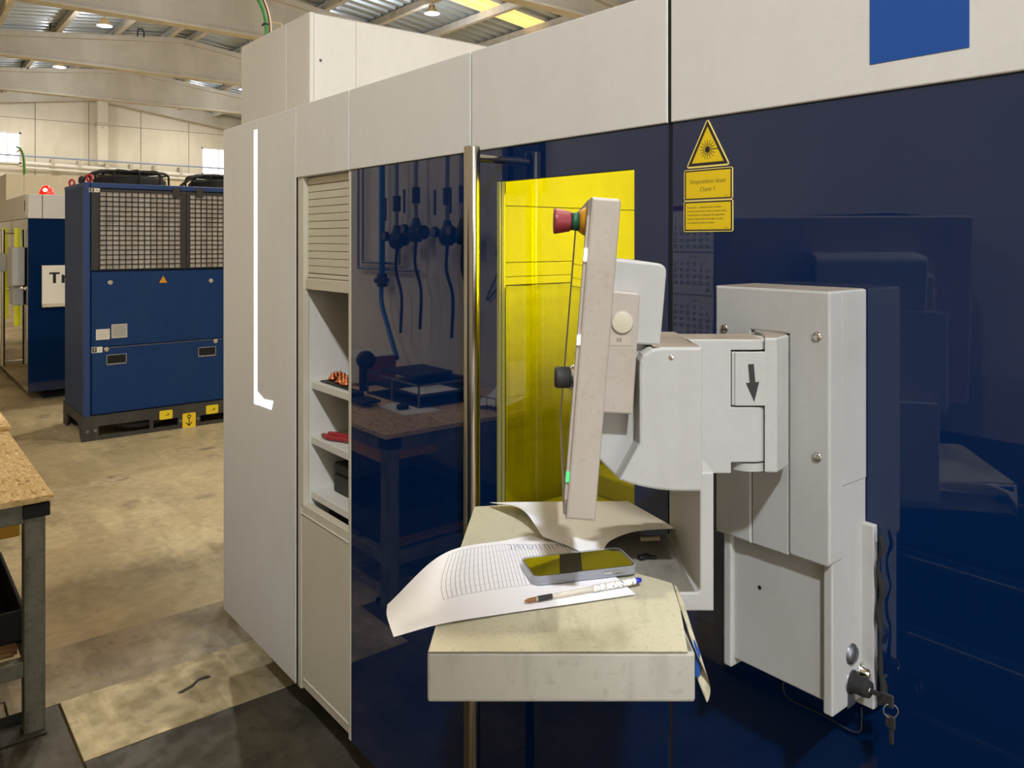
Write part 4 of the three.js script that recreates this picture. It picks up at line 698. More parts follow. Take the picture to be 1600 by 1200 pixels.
// ---------------------------------------------------------------- chiller
{
  const c0 = onY(131, 690.5, 0), xf = c0.x, z0 = c0.z, xb = onZ(100.5, 300, z0).x, zE = z0 - 2.35, top = onX(130, 284.5, xf).y;
  const o = thing('process_chiller', 'big dark blue chiller with two meshed air filters standing on a black base', 'chiller', V((xf + xb) / 2, 0, (z0 + zE) / 2));
  const P = (u, v, d = 0) => { const p = onX(u, v, xf + d); return p; };
  const face = (za, zb, ya, yb, d0, d1, m, name, par = o, label, r = 0.002) => part(name, box(xf + d0, xf + d1, ya, yb, za, zb, r), m, par, label);
  const zr = u => P(u, 400).z, yAtU = (u, v) => P(u, v).y;
  const yBase = yAtU(138, 652), yMid = yAtU(138, 424), ySplit = yAtU(230, 537.5);
  part('casing', box(xb, xf - 0.03, yBase, top - 0.01, zE, z0 - 0.004, 0.004), M.chillerBlue, o);
  part('corner_post', box(xf - 0.045, xf, yBase, top, z0 - 0.045, z0, 0.006), M.chillerEdge, o); part('corner_post', box(xf - 0.045, xf, yBase, top, zE, zE + 0.05, 0.006), M.chillerEdge, o);
  part('top_rail', box(xf - 0.045, xf, top - 0.04, top, zE + 0.05, z0 - 0.05, 0.004), M.chillerEdge, o);
  part('roof_plate', box(xb - 0.005, xf - 0.02, top - 0.03, top + 0.002, zE, z0 - 0.002, 0.003), M.chillerEdge, o);
  // filter bay
  const fy0 = yAtU(160, 421), fy1 = yAtU(160, 299), bayTop = top - 0.045, seam = P(291, 350).z;
  part('filter_frame', [box(xf - 0.03, xf - 0.012, yMid + 0.004, bayTop, zE + 0.06, z0 - 0.052)], M.dark, o);
  const bays = [[seam + 0.045, zr(156)], [zE + 0.2, seam - 0.03]];
  bays.forEach(([za, zb]) => {
    const fl = part('filter_mat', (() => { // pillowed filter cells
      const g = new THREE.PlaneGeometry(zb - za, fy1 - fy0, 70, 70); const p = g.attributes.position; for (let i = 0; i < p.count; i++) p.setZ(i, 0.012 * (nB(p.getX(i) * 0.35 + 0.3, p.getY(i) * 0.35 + 0.5) - 0.5) * 0.35); g.computeVertexNormals(); return buv(g.rotateY(Math.PI / 2).translate(xf - 0.0075, (fy0 + fy1) / 2, (za + zb) / 2));
    })(), std({ map: paint([188, 180, 168], [138, 130, 118], 0.9, 901, 0.4), roughness: 0.9 }), o, 'pale dusty filter mat behind wire mesh');
    const bars = [], n = Math.round((zb - za) / 0.0485), m = 16; for (let i = 0; i <= n; i++) { const z = za + (zb - za) * i / n; bars.push(box(xf - 0.004, xf + 0.003, fy0, fy1, z - 0.0035, z + 0.0035)); } for (let j = 0; j <= m; j++) { const y = fy0 + (fy1 - fy0) * j / m; bars.push(box(xf - 0.004, xf + 0.003, y - 0.0035, y + 0.0035, za, zb)); }
    const mesh = part('wire_mesh', bars, M.dark, fl); mesh.userData.kind = 'stuff';
  });
  part('filter_frame', [box(xf - 0.012, xf - 0.002, yMid + 0.01, bayTop - 0.005, bays[0][1], z0 - 0.055, 0.002), box(xf - 0.012, xf, yMid + 0.01, bayTop, seam - 0.03, seam - 0.003), box(xf - 0.012, xf, yMid + 0.01, bayTop, seam + 0.003, seam + 0.045), box(xf - 0.012, xf - 0.001, fy1, bayTop - 0.005, zE + 0.06, z0 - 0.055), box(xf - 0.012, xf - 0.001, yMid + 0.01, fy0, zE + 0.06, z0 - 0.055)], M.dark, o);
  for (const u of [275, 312]) { const q = P(u, 305); part('filter_clip', box(xf, xf + 0.006, q.y - 0.02, q.y + 0.06, q.z - 0.03, q.z + 0.03, 0.004), M.dark, o); }
  // front doors
  part('upper_door', box(xf - 0.03, xf - 0.004, ySplit + 0.004, yMid - 0.012, zE + 0.055, z0 - 0.055, 0.004), M.chillerBlue, o);
  part('lower_door', box(xf - 0.03, xf - 0.001, yBase + 0.012, ySplit - 0.004, zE + 0.055, z0 - 0.058, 0.004), M.chillerBlue, o);
  part('door_seam', box(xf - 0.006, xf - 0.0005, ySplit - 0.006, ySplit - 0.002, zE + 0.055, z0 - 0.058), M.zinc, o);
  const lock = (u, v) => { const q = P(u, v); return [lathe([[0.001, 0.006], [0.014, 0.006], [0.019, 0.003], [0.02, 0]], V(xf - 0.004, q.y, q.z), V(1, 0, 0), 18), box(xf + 0.001, xf + 0.003, q.y - 0.003, q.y + 0.003, q.z - 0.012, q.z + 0.006)]; };
  for (const [u, v] of [[172.5, 441.5], [330, 438.5], [166.5, 546], [337, 533]]) part('door_lock', lock(u, v), M.chrome, o);
  for (const [u, v] of [[182, 561], [323.5, 549]]) { const q = P(u, v); part('grip_handle', [box(xf - 0.003, xf + 0.004, q.y - 0.045, q.y - 0.033, q.z - 0.075, q.z + 0.075, 0.003), box(xf - 0.003, xf + 0.004, q.y + 0.033, q.y + 0.04, q.z - 0.075, q.z + 0.075, 0.003), box(xf - 0.003, xf + 0.004, q.y - 0.04, q.y + 0.04, q.z - 0.078, q.z - 0.068, 0.003), box(xf - 0.003, xf + 0.004, q.y - 0.04, q.y + 0.04, q.z + 0.068, q.z + 0.078, 0.003)], M.zinc, o); part('grip_pocket', box(xf - 0.002, xf + 0.001, q.y - 0.034, q.y + 0.034, q.z - 0.068, q.z + 0.068), M.gap, o); }
  // labels
  const lab = (name, ua, va, ub, vb, w, h, draw, label) => { const p = P(ua, va), q = P(ub, vb), W = Math.abs(p.z - q.z), H = Math.abs(p.y - q.y); const g = flatUV(plate(rectHole(0, W, 0, H), 0, 0.003, 0), 0, W, 0, H).rotateY(Math.PI / 2).translate(xf - 0.002, Math.min(p.y, q.y), Math.max(p.z, q.z)); part(name, g, std({ map: canvas(w, h, draw), roughness: 0.5 }), o, label); };
  const txt = (bg, rows) => (c, w, h) => { c.fillStyle = bg; c.fillRect(0, 0, w, h); c.fillStyle = '#5a564e'; let s = 3; const r = () => (s = (s * 16807) % 2147483647) / 2147483647; for (let i = 0; i < rows; i++) { let x = w * 0.08; while (x < w * 0.9) { const l = w * (0.03 + 0.1 * r()); c.fillRect(x, h * (0.12 + 0.8 * i / rows), l, h * 0.035); x += l + w * 0.03; } } };
  lab('rating_label', 150, 515, 171.5, 530, 128, 92, txt('#cfcabb', 5), 'small white rating label');
  lab('rating_label', 174, 507, 199, 527, 160, 130, txt('#a8a59c', 7), 'grey metal rating plate');
  const digits = (a, b) => (c, w, h) => { c.fillStyle = '#d6d2c4'; c.fillRect(0, 0, w, h); c.fillStyle = '#3a3833'; c.fillRect(4, 4, w / 2 - 6, h - 8); c.fillStyle = '#d6d2c4'; c.font = 'bold 28px sans-serif'; c.textAlign = 'center'; c.fillText(a, w * 0.27, h * 0.7); c.fillStyle = '#3a3833'; c.fillText(b, w * 0.75, h * 0.7); };
  lab('code_label', 139, 293.5, 156, 300.5, 128, 48, digits('8)', '(3'), 'black and white code label'); lab('code_label', 143, 543, 160, 550.5, 128, 48, digits('8', '\\.'), 'black and white code label');
  part('warning_triangle', (() => { const p = P(255, 437); return plate([[-0.032, -0.026], [0.032, -0.026], [0, 0.032]], 0, 0.003, 0).rotateY(Math.PI / 2).translate(xf - 0.002, p.y, p.z); })(), M.yellow, o, 'small yellow warning triangle');
  // base frame with fork pockets
  const zz = (u) => onX(u, 660, xf).z, hB = yBase + 0.005, b0 = zE, op = [[zz(153), zz(233), 0.035, hB - 0.085], [zz(239), zz(277), 0.03, hB - 0.1], [zz(312), zz(349) - 0.06, 0.03, hB - 0.11]];
  const holes = op.map(q => rectHole(-q[0], -q[1], q[2], q[3]));
  part('base_frame', [plate(rectHole(-z0 - 0.02, -b0, 0.001, hB), -0.012, 0.004, 0.001, holes).rotateY(Math.PI / 2).translate(xf + 0.012, 0, 0), plate([[xb - 0.03, 0.001], [xb + 0.12, 0.001], [xb + 0.16, 0.115], [xf - 0.2, 0.115], [xf - 0.12, 0.001], [xf, 0.001], [xf, hB], [xb - 0.03, hB]], z0 - 0.012, z0 + 0.004, 0.001), box(xb - 0.03, xb - 0.01, 0.001, hB, zE, z0), box(xb - 0.03, xf + 0.01, hB - 0.02, hB, zE, z0)], M.pallet, o);
  for (const [u, v] of [[136, 674], [148, 672], [281, 657], [308, 653]]) { const q = P(u, v); part('base_bolt', rod(V(xf + 0.014, q.y, q.z), V(xf + 0.022, q.y, q.z), 0.012, 8), M.zinc, o); }
  const hz = zz(195); part('drain_hose', hose([V(xf - 0.4, 0.15, hz + 0.2), V(xf - 0.12, 0.12, hz + 0.12), V(xf - 0.08, 0.07, hz - 0.1), V(xf - 0.15, 0.09, hz - 0.35), V(xf - 0.4, 0.15, hz - 0.5)], 0.035, 30, 10), M.dark, o);
  const sticker = (u, v, w, h, draw, name, label) => { const q = P(u, v); const g = flatUV(plate(roundPts(rectHole(0, w, 0, h), 0.012), 0, 0.002, 0), 0, w, 0, h).rotateY(Math.PI / 2).translate(xf + 0.0165, q.y - h / 2, q.z + w / 2); part(name, g, std({ map: canvas(128, 128, draw), roughness: 0.5 }), o, label); };
  const forks = (c, w, h) => { c.fillStyle = '#dcc21a'; c.fillRect(0, 0, w, h); c.fillStyle = '#4a4014'; c.beginPath(); c.moveTo(70, 70); c.lineTo(88, 40); c.lineTo(94, 70); c.closePath(); c.fill(); c.fillRect(50, 72, 40, 5); };
  sticker(258.5, 647.5, 0.105, 0.075, forks, 'fork_sticker', 'yellow forklift sticker'); sticker(330.5, 639, 0.105, 0.075, forks, 'fork_sticker', 'yellow forklift sticker');
  sticker(294.5, 656, 0.11, 0.125, (c, w, h) => { c.fillStyle = '#e2bf1c'; c.fillRect(0, 0, w, h); c.strokeStyle = '#1d1a12'; c.lineWidth = 9; c.beginPath(); c.arc(64, 30, 14, 0, 7); c.stroke(); c.beginPath(); c.moveTo(64, 44); c.lineTo(64, 108); c.moveTo(34, 82); c.lineTo(64, 110); c.lineTo(94, 82); c.stroke(); }, 'anchor_sticker', 'yellow sticker with a black lifting anchor');
  // eye bolts and fans on the roof
  const ring = (p, turn = 0) => [clean(new THREE.TorusGeometry(0.027, 0.009, 10, 24).rotateY(turn).translate(p.x, p.y + 0.036, p.z)), rod(V(p.x, p.y - 0.03, p.z), V(p.x, p.y + 0.012, p.z), 0.014, 10)];
  part('eye_bolt', ring(V(xb + 0.05, top + 0.002, z0 - 0.05), 0.6), M.eye, o, 'red eye bolt'); part('eye_bolt', ring(V(xf - 0.05, top + 0.002, z0 - 0.05), 0.6), M.eye, o, 'red eye bolt');
  part('eye_bolt', [...ring(V(xf - 0.35, top + 0.002, z0 - 0.05), 0.5)], M.dark, o, 'dark eye bolt');
  const fanAt = (uc) => {
    const cz = onX(uc, 280, xf - 0.5).z, cx = xf - 0.45, r = 0.29;
    const fan = part('roof_fan', lathe([[r, 0], [r, 0.05], [r - 0.03, 0.085], [r - 0.06, 0.085], [r - 0.04, 0.03], [0.001, 0.03]], V(cx, top + 0.002, cz), V(0, 1, 0), 40), M.rubber, o, 'black roof fan');
    const bars = []; for (const rad of [0.08, 0.15, 0.22, r + 0.01]) bars.push(clean(new THREE.TorusGeometry(rad, 0.008, 6, 36).rotateX(Math.PI / 2).translate(cx, top + 0.135 - 0.02 * (rad / r) ** 2, cz)));
    for (let i = 0; i < 10; i++) { const a = i * Math.PI / 5; bars.push(hose([V(cx, top + 0.14, cz), V(cx + Math.cos(a) * r * 0.6, top + 0.135, cz + Math.sin(a) * r * 0.6), V(cx + Math.cos(a) * (r + 0.01), top + 0.115, cz + Math.sin(a) * (r + 0.01)), V(cx + Math.cos(a) * (r + 0.02), top + 0.02, cz + Math.sin(a) * (r + 0.02))], 0.009, 14, 6)); }
    part('fan_guard', bars, M.rubber, fan); part('fan_hub', rod(V(cx, top + 0.03, cz), V(cx, top + 0.1, cz), 0.07, 24), M.dark, fan);
    part('fan_cable', hose([V(cx + 0.18, top + 0.115, cz + 0.23), V(cx + 0.22, top + 0.09, cz + 0.34), V(cx + 0.24, top + 0.01, cz + 0.44)], 0.014, 16, 8), M.rubber, fan);
  };
  fanAt(201); fanAt(343);
}

// ---------------------------------------------------------------- second machine, same make, farther down the line
{
  const zf = -0.13, xr = onZ(43.5, 400, zf).x, XL = onZ(9.5, 280, -0.5).x + 0.06, bot = 0.1, tp = onZ(43.5, 303, zf).y, bd = onZ(43.5, 341, zf).y, zb = zf - 2.2;
  const o = thing('laser_cutting_machine', 'second white and navy laser machine with red beacon behind the blue chiller', 'machine', V(xr - 3, 0, -1.2));
  part('end_panel', box(xr - 0.04, xr, bot, bd - 0.002, zb, zf, 0.004), M.blueFar, o);
  const sx = onX(66, 320, xr).z;
  part('end_band', box(xr - 0.05, xr + 0.012, bd, tp, sx + 0.003, zf, 0.004), M.white, o); part('end_band', box(xr - 0.05, xr + 0.012, bd, tp, zb, sx - 0.003, 0.004), M.white, o);
  part('front_band', box(XL, xr - 0.05, bd, tp, zf - 0.05, zf + 0.01, 0.004), M.white, o);
  part('vent_slot', box(xr - 0.14, xr - 0.10, bd + 0.07, tp - 0.06, zf + 0.008, zf + 0.012), M.dark, o);
  part('front_panel', box(XL, xr - 0.041, bot, bd - 0.002, zf - 0.04, zf, 0.003), navy(0.02, 0.02, 0.018, { clearcoatRoughness: 0.03 }), o);
  const wn = (ua, ub) => box(onZ(ua, 400, zf).x, onZ(ub, 400, zf).x, onZ(ub, 630, zf).y + 0.2, onZ(ub, 355, zf).y, zf - 0.002, zf + 0.004, 0.001);
  const yl = std({ color: 0xb8b000, emissive: 0xc8c000, emissiveIntensity: 0.35, roughness: 0.3 });
  for (const u of [8.5, 27.5]) { if (u > 20) { const x2 = onZ(u, 400, zf).x; part('window_strip', box(x2 - 0.014, x2 + 0.014, 0.7, onZ(u, 356, zf).y, zf - 0.002, zf + 0.03, 0.004), yl, o, 'glowing yellow window strip'); continue; } const x = onZ(u, 400, zf).x; part('window_strip', box(x - 0.014, x + 0.014, 0.7, onZ(u, 356, zf).y, zf - 0.002, zf + 0.03, 0.004), yl, o, 'glowing yellow window strip'); const hb = onZ(u - 4, 400, zf + 0.1).x; part('door_bar', rod(V(hb, 0.25, zf + 0.1), V(hb, 1.72, zf + 0.1), 0.02, 14), M.steel, o); for (const yy of [0.3, 1.68]) part('bar_standoff', rod(V(hb, yy, zf + 0.1), V(hb, yy, zf), 0.01), M.steel, o); }
  // its console, seen side on
  const cb = (ua, ub, va, vb, d0, d1, r) => box(onZ(ua, 400, zf + d1).x, onZ(ub, 400, zf + d0).x, onZ((ua + ub) / 2, vb, zf + d1).y, onZ((ua + ub) / 2, va, zf + d1).y, zf + d0, zf + d1, r);
  part('console_box', [cb(11, 39, 387, 449, 0.01, 0.12, 0.01), cb(14, 37, 446, 480, 0.01, 0.1, 0.01)], M.consolePaint, o);
  part('console_screen', cb(-20, 11, 397, 426, 0.08, 0.2, 0.01), M.consolePaint, o);
  for (const [u, v] of [[12, 451], [31, 451], [38, 451]]) { const q = onZ(u, v, zf + 0.12); part('console_bolt', clean(new THREE.SphereGeometry(0.018, 10, 8).translate(q.x, q.y, zf + 0.11)), M.chrome, o); }
  // sign on its end
  const zA = onX(66, 450, xr + 0.03).z, yA = onX(66, 477.5, xr + 0.03).y, yB = onX(66, 415, xr + 0.03).y, W = 1.1;
  const g = flatUV(plate(rectHole(0, W, yA, yB), 0, 0.03, 0.002), 0, W, yA, yB).rotateY(Math.PI / 2).translate(xr, 0, zA);
  const sg = part('name_plate', g, std({ map: canvas(768, 256, (c, w, h) => { c.fillStyle = '#f6eed9'; c.fillRect(0, 0, w, h); c.fillStyle = '#181715'; c.font = 'bold 98px sans-serif'; c.save(); c.scale(1.28, 1); c.fillText('TruLaser', w * 0.052 / 1.28, h * 0.45); c.restore(); }), roughness: 0.6 }), o, 'cream plate with bold black lettering');
  part('plate_lip', box(xr, xr + 0.034, yA - 0.02, yA + 0.02, zA - W, zA, 0.006), M.cream, sg);
  part('casing', box(XL, xr - 0.05, bot, tp - 0.01, zb, zf - 0.05), M.blueFar, o);
  part('plinth', box(XL, xr - 0.15, 0.002, bot, zb + 0.1, zf - 0.15), M.gap, o);
  // beacon
  const bp = onX(73, 300, xr - 0.3), bc = V(xr - 0.3, tp + 0.001, bp.z);
  part('beacon_base', lathe([[0.001, 0], [0.095, 0], [0.095, 0.012], [0.06, 0.02], [0.001, 0.02]], bc, V(0, 1, 0), 24), M.dark, o);
  const bl = part('beacon_dome', lathe([[0.07, 0.018], [0.066, 0.04], [0.045, 0.085], [0.02, 0.105], [0.001, 0.108]], bc, V(0, 1, 0), 24), std({ color: 0xd01010, emissive: 0xff1408, emissiveIntensity: 1.3, roughness: 0.3 }), o, 'red glowing beacon');
  part('beacon_bulb', clean(new THREE.SphereGeometry(0.022, 14, 10).translate(bc.x + 0.045, bc.y + 0.055, bc.z + 0.02)), glow(1, 0.85, 0.6, 4), bl);
  const BL = new THREE.PointLight(0xff2a14, 0.5, 0, 2); BL.name = 'beacon_light'; BL.position.set(bc.x + 0.13 - (xr - 3), bc.y + 0.08, bc.z + 1.2); BL.castShadow = true; o.add(BL);
  // tall cabinet behind it with hoses
  const tz = -0.5, tx = onZ(9.5, 280, tz).x, t2 = onZ(9.5, 271, tz).y;
  const tc = thing('tower_cabinet', 'white tower cabinet, warm light painted on its side, far left behind the red beacon', 'cabinet', V(tx - 0.5, 0, -1.5));
  const sm = onX(37, 280, tx).z;
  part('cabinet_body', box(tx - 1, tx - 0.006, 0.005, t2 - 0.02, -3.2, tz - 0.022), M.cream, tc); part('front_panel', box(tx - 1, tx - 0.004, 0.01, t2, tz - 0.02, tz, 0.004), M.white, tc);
  part('side_panel', box(tx - 0.005, tx, 0.01, t2, sm + 0.006, tz, 0.002), M.cream, tc); part('side_panel', box(tx - 0.005, tx, 0.01, t2, -3.2, sm - 0.006, 0.002), M.cream, tc);  // cream tone puts warm lamp light into the white side panels
  for (const [d, r, m, n, l] of [[0, 0.016, M.hoseGreen, 'green_hose', 'green hose curving out of the far tower cabinet'], [-0.08, 0.014, M.hoseCream, 'cream_cable', 'cream cable curving out of the far tower cabinet']]) single(n, l, 'hose', hose([V(tx - 0.1 + d, t2 - 0.018, -0.75), V(tx - 0.1 + d, t2 + 0.12, -0.75), V(tx - 0.17 + d, t2 + 0.27, -0.75), V(tx - 0.4 + d, t2 + 0.4, -0.75), V(tx - 0.9, t2 + 0.5 + d, -0.75)], r, 24, 8), m, V(tx - 0.1, t2, -0.75));
}
// pipes and cable tray along the far wall
{
  const x = X0 + 0.6, p = (u, v) => onX(u, v, x);
  single('blue_pipe', 'long pale blue pipe along the far wall', 'pipe', [rod(p(-10, 240.5), p(352, 263.5), 0.035, 8)], std({ color: 0x8f9bb5, roughness: 0.5 }), p(160, 251));
  const a = p(36, 247), b = p(352, 270);
  const tr = thing('cable_tray', 'white cable tray on brackets below the blue pipe on the far wall', 'cable tray', V(x, (a.y + b.y) / 2, (a.z + b.z) / 2));
  part('tray_rail', [rod(p(36, 255), p(352, 278), 0.09, 6), rod(p(36, 262), p(352, 284), 0.05, 6)], M.white, tr);
  for (const u of [82, 124, 167, 205, 242, 282]) { const q = p(u, 254 + (u - 82) * 0.063); part('tray_bracket', box(x - 0.35, x + 0.1, q.y - 0.18, q.y + 0.14, q.z - 0.06, q.z + 0.06), M.concrete, tr); }
}

// ---------------------------------------------------------------- workbench on the left with boards and boxes
const BH = 0.775;
{
  const c = onY(84, 772, BH), xr = c.x, zf = c.z, xl = -6.3, zb = 1.6, th = 0.02, leg = 0.06, yf = BH - th - 0.004;
  const o = thing('workbench', 'heavy grey green steel workbench frame under the strand board', 'workbench', V((xr + xl) / 2, 0, (zf + zb) / 2));
  const L = onY(72.5, 1138, 0.008), lx = xr - 0.02;
  for (const [x, z] of [[lx, zf + 0.02], [lx, zb - 0.06], [xl + 0.06, zf + 0.02], [xl + 0.06, zb - 0.06], [(xl + xr) / 2, zf + 0.02]]) part('leg', box(x - leg, x, 0.009, yf - 0.001, z, z + leg, 0.004), M.benchSteel, o);
  part('top_rail', [box(lx - leg, lx, yf - 0.06, yf, zf + 0.08, zb, 0.003), box(xl, lx - leg, yf - 0.06, yf, zf + 0.02, zf + 0.08, 0.003), box(xl, lx, yf - 0.06, yf, zb - 0.06, zb, 0.003)], M.benchSteel, o);
  part('corner_cap', box(lx - leg - 0.002, lx + 0.012, yf - 0.045, yf - 0.002, zf + 0.008, zf + 0.085, 0.004), M.rubber, o, 'black corner cap');
  const yr = 0.245;
  part('lower_rail', [box(lx - leg + 0.01, lx - 0.005, yr - 0.05, yr, zf + 0.08, zb - 0.06, 0.003), box(xl, lx - leg, yr - 0.05, yr, zf + 0.03, zf + 0.07, 0.003), box(xl, lx, yr - 0.05, yr, zb - 0.055, zb - 0.015, 0.003)], M.benchSteel, o);
  part('lower_shelf', box(xl + 0.02, lx - 0.3, yr + 0.001, yr + 0.012, zf + 0.04, zb - 0.02), M.plateDark, o);
  const e = onY(14, 672, BH);
  single('strand_board', 'long strand board on the near end of the workbench', 'board', buv(box(e.x - 0.02, xr, BH - th, BH, zf, zb, 0.002)), M.osb, V(xr - 0.6, BH - th, 1.1));
  single('strand_board', 'strand board lying higher behind the near board on the workbench', 'board', buv(box(xl, e.x + 0.01, BH + 0.0005, BH + 0.019, zf - 0.012, zb, 0.002)), M.osb, V(-5, BH, 1.1));
  single('board_support', 'packing strip under the far strand board on the workbench', 'strip', buv(box(xl, e.x - 0.03, BH - th, BH - 0.0005, zf + 0.03, zb - 0.05)), M.osb, V(-5, BH - th, 1.1));
  // things on the lower shelf seen through the frame
  const bx = thing('crate', 'black open crate on the lower shelf of the workbench', 'crate', V(lx - 0.5, yr + 0.013, zf + 0.5));
  const cx1 = lx - 0.12, cx0 = lx - 0.75, cz0 = zf + 0.06, cz1 = zf + 0.62, cy = yr + 0.013, cy1 = cy + 0.11;
  part('crate_wall', [box(cx1 - 0.012, cx1, cy, cy1, cz0, cz1, 0.004), box(cx0, cx0 + 0.012, cy, cy1, cz0, cz1, 0.004), box(cx0, cx1, cy, cy1, cz0, cz0 + 0.012, 0.004), box(cx0, cx1, cy, cy1, cz1 - 0.012, cz1, 0.004)], M.rubber, bx); part('crate_floor', box(cx0, cx1, cy, cy + 0.01, cz0, cz1), M.black, bx);
  single('wood_strip', 'brown wooden strip leaning on the crate below the workbench', 'strip', [rod(V(lx - 0.06, 0.255, zf + 0.1), V(lx - 0.09, 0.252, zf + 0.6), 0.008, 6), box(lx - 0.11, lx - 0.07, 0.247, 0.27, zf + 0.09, zf + 0.55)], std({ color: 0x7a5a38, roughness: 0.8 }), V(lx - 0.09, 0.25, zf + 0.3));
  const yq = onX(31, 838, lx - 0.15);
  single('yellow_box', 'yellow plastic box under the workbench top beyond the front leg', 'box', box(lx - 0.5, lx - 0.15, yq.y, yf - 0.062, yq.z, yq.z + 0.3, 0.006), std({ color: 0xd79a10, roughness: 0.45 }), V(lx - 0.3, yq.y, yq.z + 0.15));
  single('floor_rail', 'dark steel angle lying on the floor under the workbench', 'rail', [box(lx - 0.1, lx + 0.03, 0.0095, 0.013, zf + 0.02, zb, 0.001), box(lx - 0.1, lx - 0.096, 0.0095, 0.04, zf + 0.02, zb, 0.001)], M.pallet, V(lx, 0.009, 1.1));
}
// goods on the bench and on the partition wall (the blue front mirrors them)
{
  const bt = BH + 0.0012, R = (u, v, y = bt) => onYm(u, v, y), zw = 1.645;
  const sheetOn = (name, label, c, mat = M.paper) => { const p = c.map(q => R(...q)); single(name, label, 'paper', clean(sheetGrid([[p[0], p[0].clone().lerp(p[1], 0.5), p[1]], [p[3].clone().lerp(p[0], 0.5), p[0].clone().lerp(p[2], 0.5).add(V(0, 0.004, 0)), p[1].clone().lerp(p[2], 0.5)], [p[3], p[3].clone().lerp(p[2], 0.5), p[2]]], 12, 12, 0.0004)), mat, p[0].clone().lerp(p[2], 0.5)); };
  sheetOn('bench_sheet', 'white sheet under a black ring on the workbench, mirrored in the blue front', [[590, 634], [641, 626.5], [691, 641], [632, 649]]);
  const tr = R(629, 638, bt + 0.006);
  single('black_ring', 'black tape ring on the white sheet on the workbench', 'tape roll', lathe([[0.012, 0], [0.03, 0], [0.03, 0.018], [0.012, 0.018], [0.012, 0]], V(tr.x, bt + 0.006, tr.z), V(0, 1, 0), 24), M.black, V(tr.x, bt + 0.006, tr.z));
  const a = R(686, 634), b = R(592, 620), rk = thing('parts_rack', 'grey steel compartment rack with papers on the workbench, mirrored in the blue front', 'rack', V((a.x + b.x) / 2, BH, a.z + 0.15));
  const x1 = a.x, x0 = a.x - 0.52, z0 = Math.min(a.z, b.z), z1 = z0 + 0.34, rh = 0.115, t = 0.008;
  part('rack_frame', [[x0, x0 + t], [x1 - t, x1], [(x0 + x1) / 2 - t / 2, (x0 + x1) / 2 + t / 2]].flatMap(([p, q]) => [box(p, q, bt, bt + rh, z0, z0 + t), box(p, q, bt, bt + rh, z1 - t, z1), box(p, q, bt + rh - t, bt + rh, z0, z1)]).concat([box(x0, x1, bt + rh - t, bt + rh, z0, z0 + t), box(x0, x1, bt + rh - t, bt + rh, z1 - t, z1)]), M.benchSteel, rk);
  part('rack_tray', [box(x0, x1, bt, bt + 0.005, z0, z1), box(x0, x1, bt + 0.055, bt + 0.06, z0 + 0.01, z1), box(x0, x1, bt, bt + rh, z1 - 0.004, z1)], M.dark, rk);
  single('rack_paper', 'white paper lying in the parts rack on the workbench', 'paper', box((x0 + x1) / 2 + 0.03, x1 - 0.03, bt + 0.0605, bt + 0.062, z0 + 0.03, z1 - 0.08), M.paper, V(x1 - 0.1, bt + 0.06, z0 + 0.15));
  single('metal_sheet', 'flat dark metal sheet on top of the compartment rack', 'sheet', box(x0 + 0.02, x1 - 0.2, bt + rh + 0.0005, bt + rh + 0.012, z0 + 0.08, z1), M.dark, V(x0 + 0.15, bt + rh, z0 + 0.2));
  // carton, black shapes, hammer head
  const c = R(592, 604), ct = thing('carton', 'white carton with a red brown side on the workbench, mirrored in the blue front', 'carton', V(c.x - 0.15, BH + 0.02, c.z));
  const cy = BH + 0.0205, ch = 0.145; part('carton_body', box(c.x - 0.38, c.x - 0.05, cy, cy + ch, c.z - 0.1, c.z + 0.14, 0.003), M.white, ct); part('carton_end', box(c.x - 0.05, c.x - 0.045, cy + 0.002, cy + ch - 0.002, c.z - 0.098, c.z + 0.138), std({ color: 0x7c4640, roughness: 0.7 }), ct, 'red brown carton end');
  const d = R(566, 611); single('black_pouch', 'black folded pouch on the workbench beside the carton', 'pouch', [box(d.x - 0.2, d.x + 0.25, BH + 0.0205, BH + 0.05, d.z - 0.25, d.z - 0.12, 0.01), box(d.x + 0.28, d.x + 0.42, BH + 0.0205, BH + 0.035, d.z - 0.22, d.z - 0.12, 0.006)], M.black, V(d.x, BH + 0.02, d.z - 0.2));
  const v1 = R(594, 571, BH + 0.17); v1.x -= 0.03; v1.z -= 0.03; single('vise_head', 'round black tool head beside the carton on the workbench', 'tool', [lathe([[0.001, 0], [0.045, 0.005], [0.05, 0.03], [0.045, 0.055], [0.001, 0.06]], V(v1.x - 0.1, BH + 0.19, v1.z), V(1, 0, 0), 20), rod(V(v1.x - 0.1, BH + 0.0205, v1.z), V(v1.x - 0.1, BH + 0.18, v1.z), 0.02)], M.black, V(v1.x - 0.1, BH + 0.02, v1.z));
  // curled drawing leaning in a wire holder
  const pa = R(699, 636), pb = R(760, 640), q0 = V(pa.x + 0.02, bt, pa.z + 0.08), q1 = V(-2.98, bt, pa.z + 0.12);
  const wRow = (y, dz) => [0, 0.33, 0.66, 1].map(k => V(q0.x + (q1.x - q0.x) * k, y + (k > 0.6 ? 0.02 : 0), q0.z + dz + 0.05 * k * k));
  single('curled_drawing', 'curled white drawing sheet standing at the end of the workbench', 'paper', clean(sheetGrid([wRow(bt + 0.2, 0.26), wRow(bt + 0.06, 0.2), wRow(bt + 0.012, 0.08), wRow(bt + 0.004, 0)], 16, 24, 0.0006)), M.paper, q0);
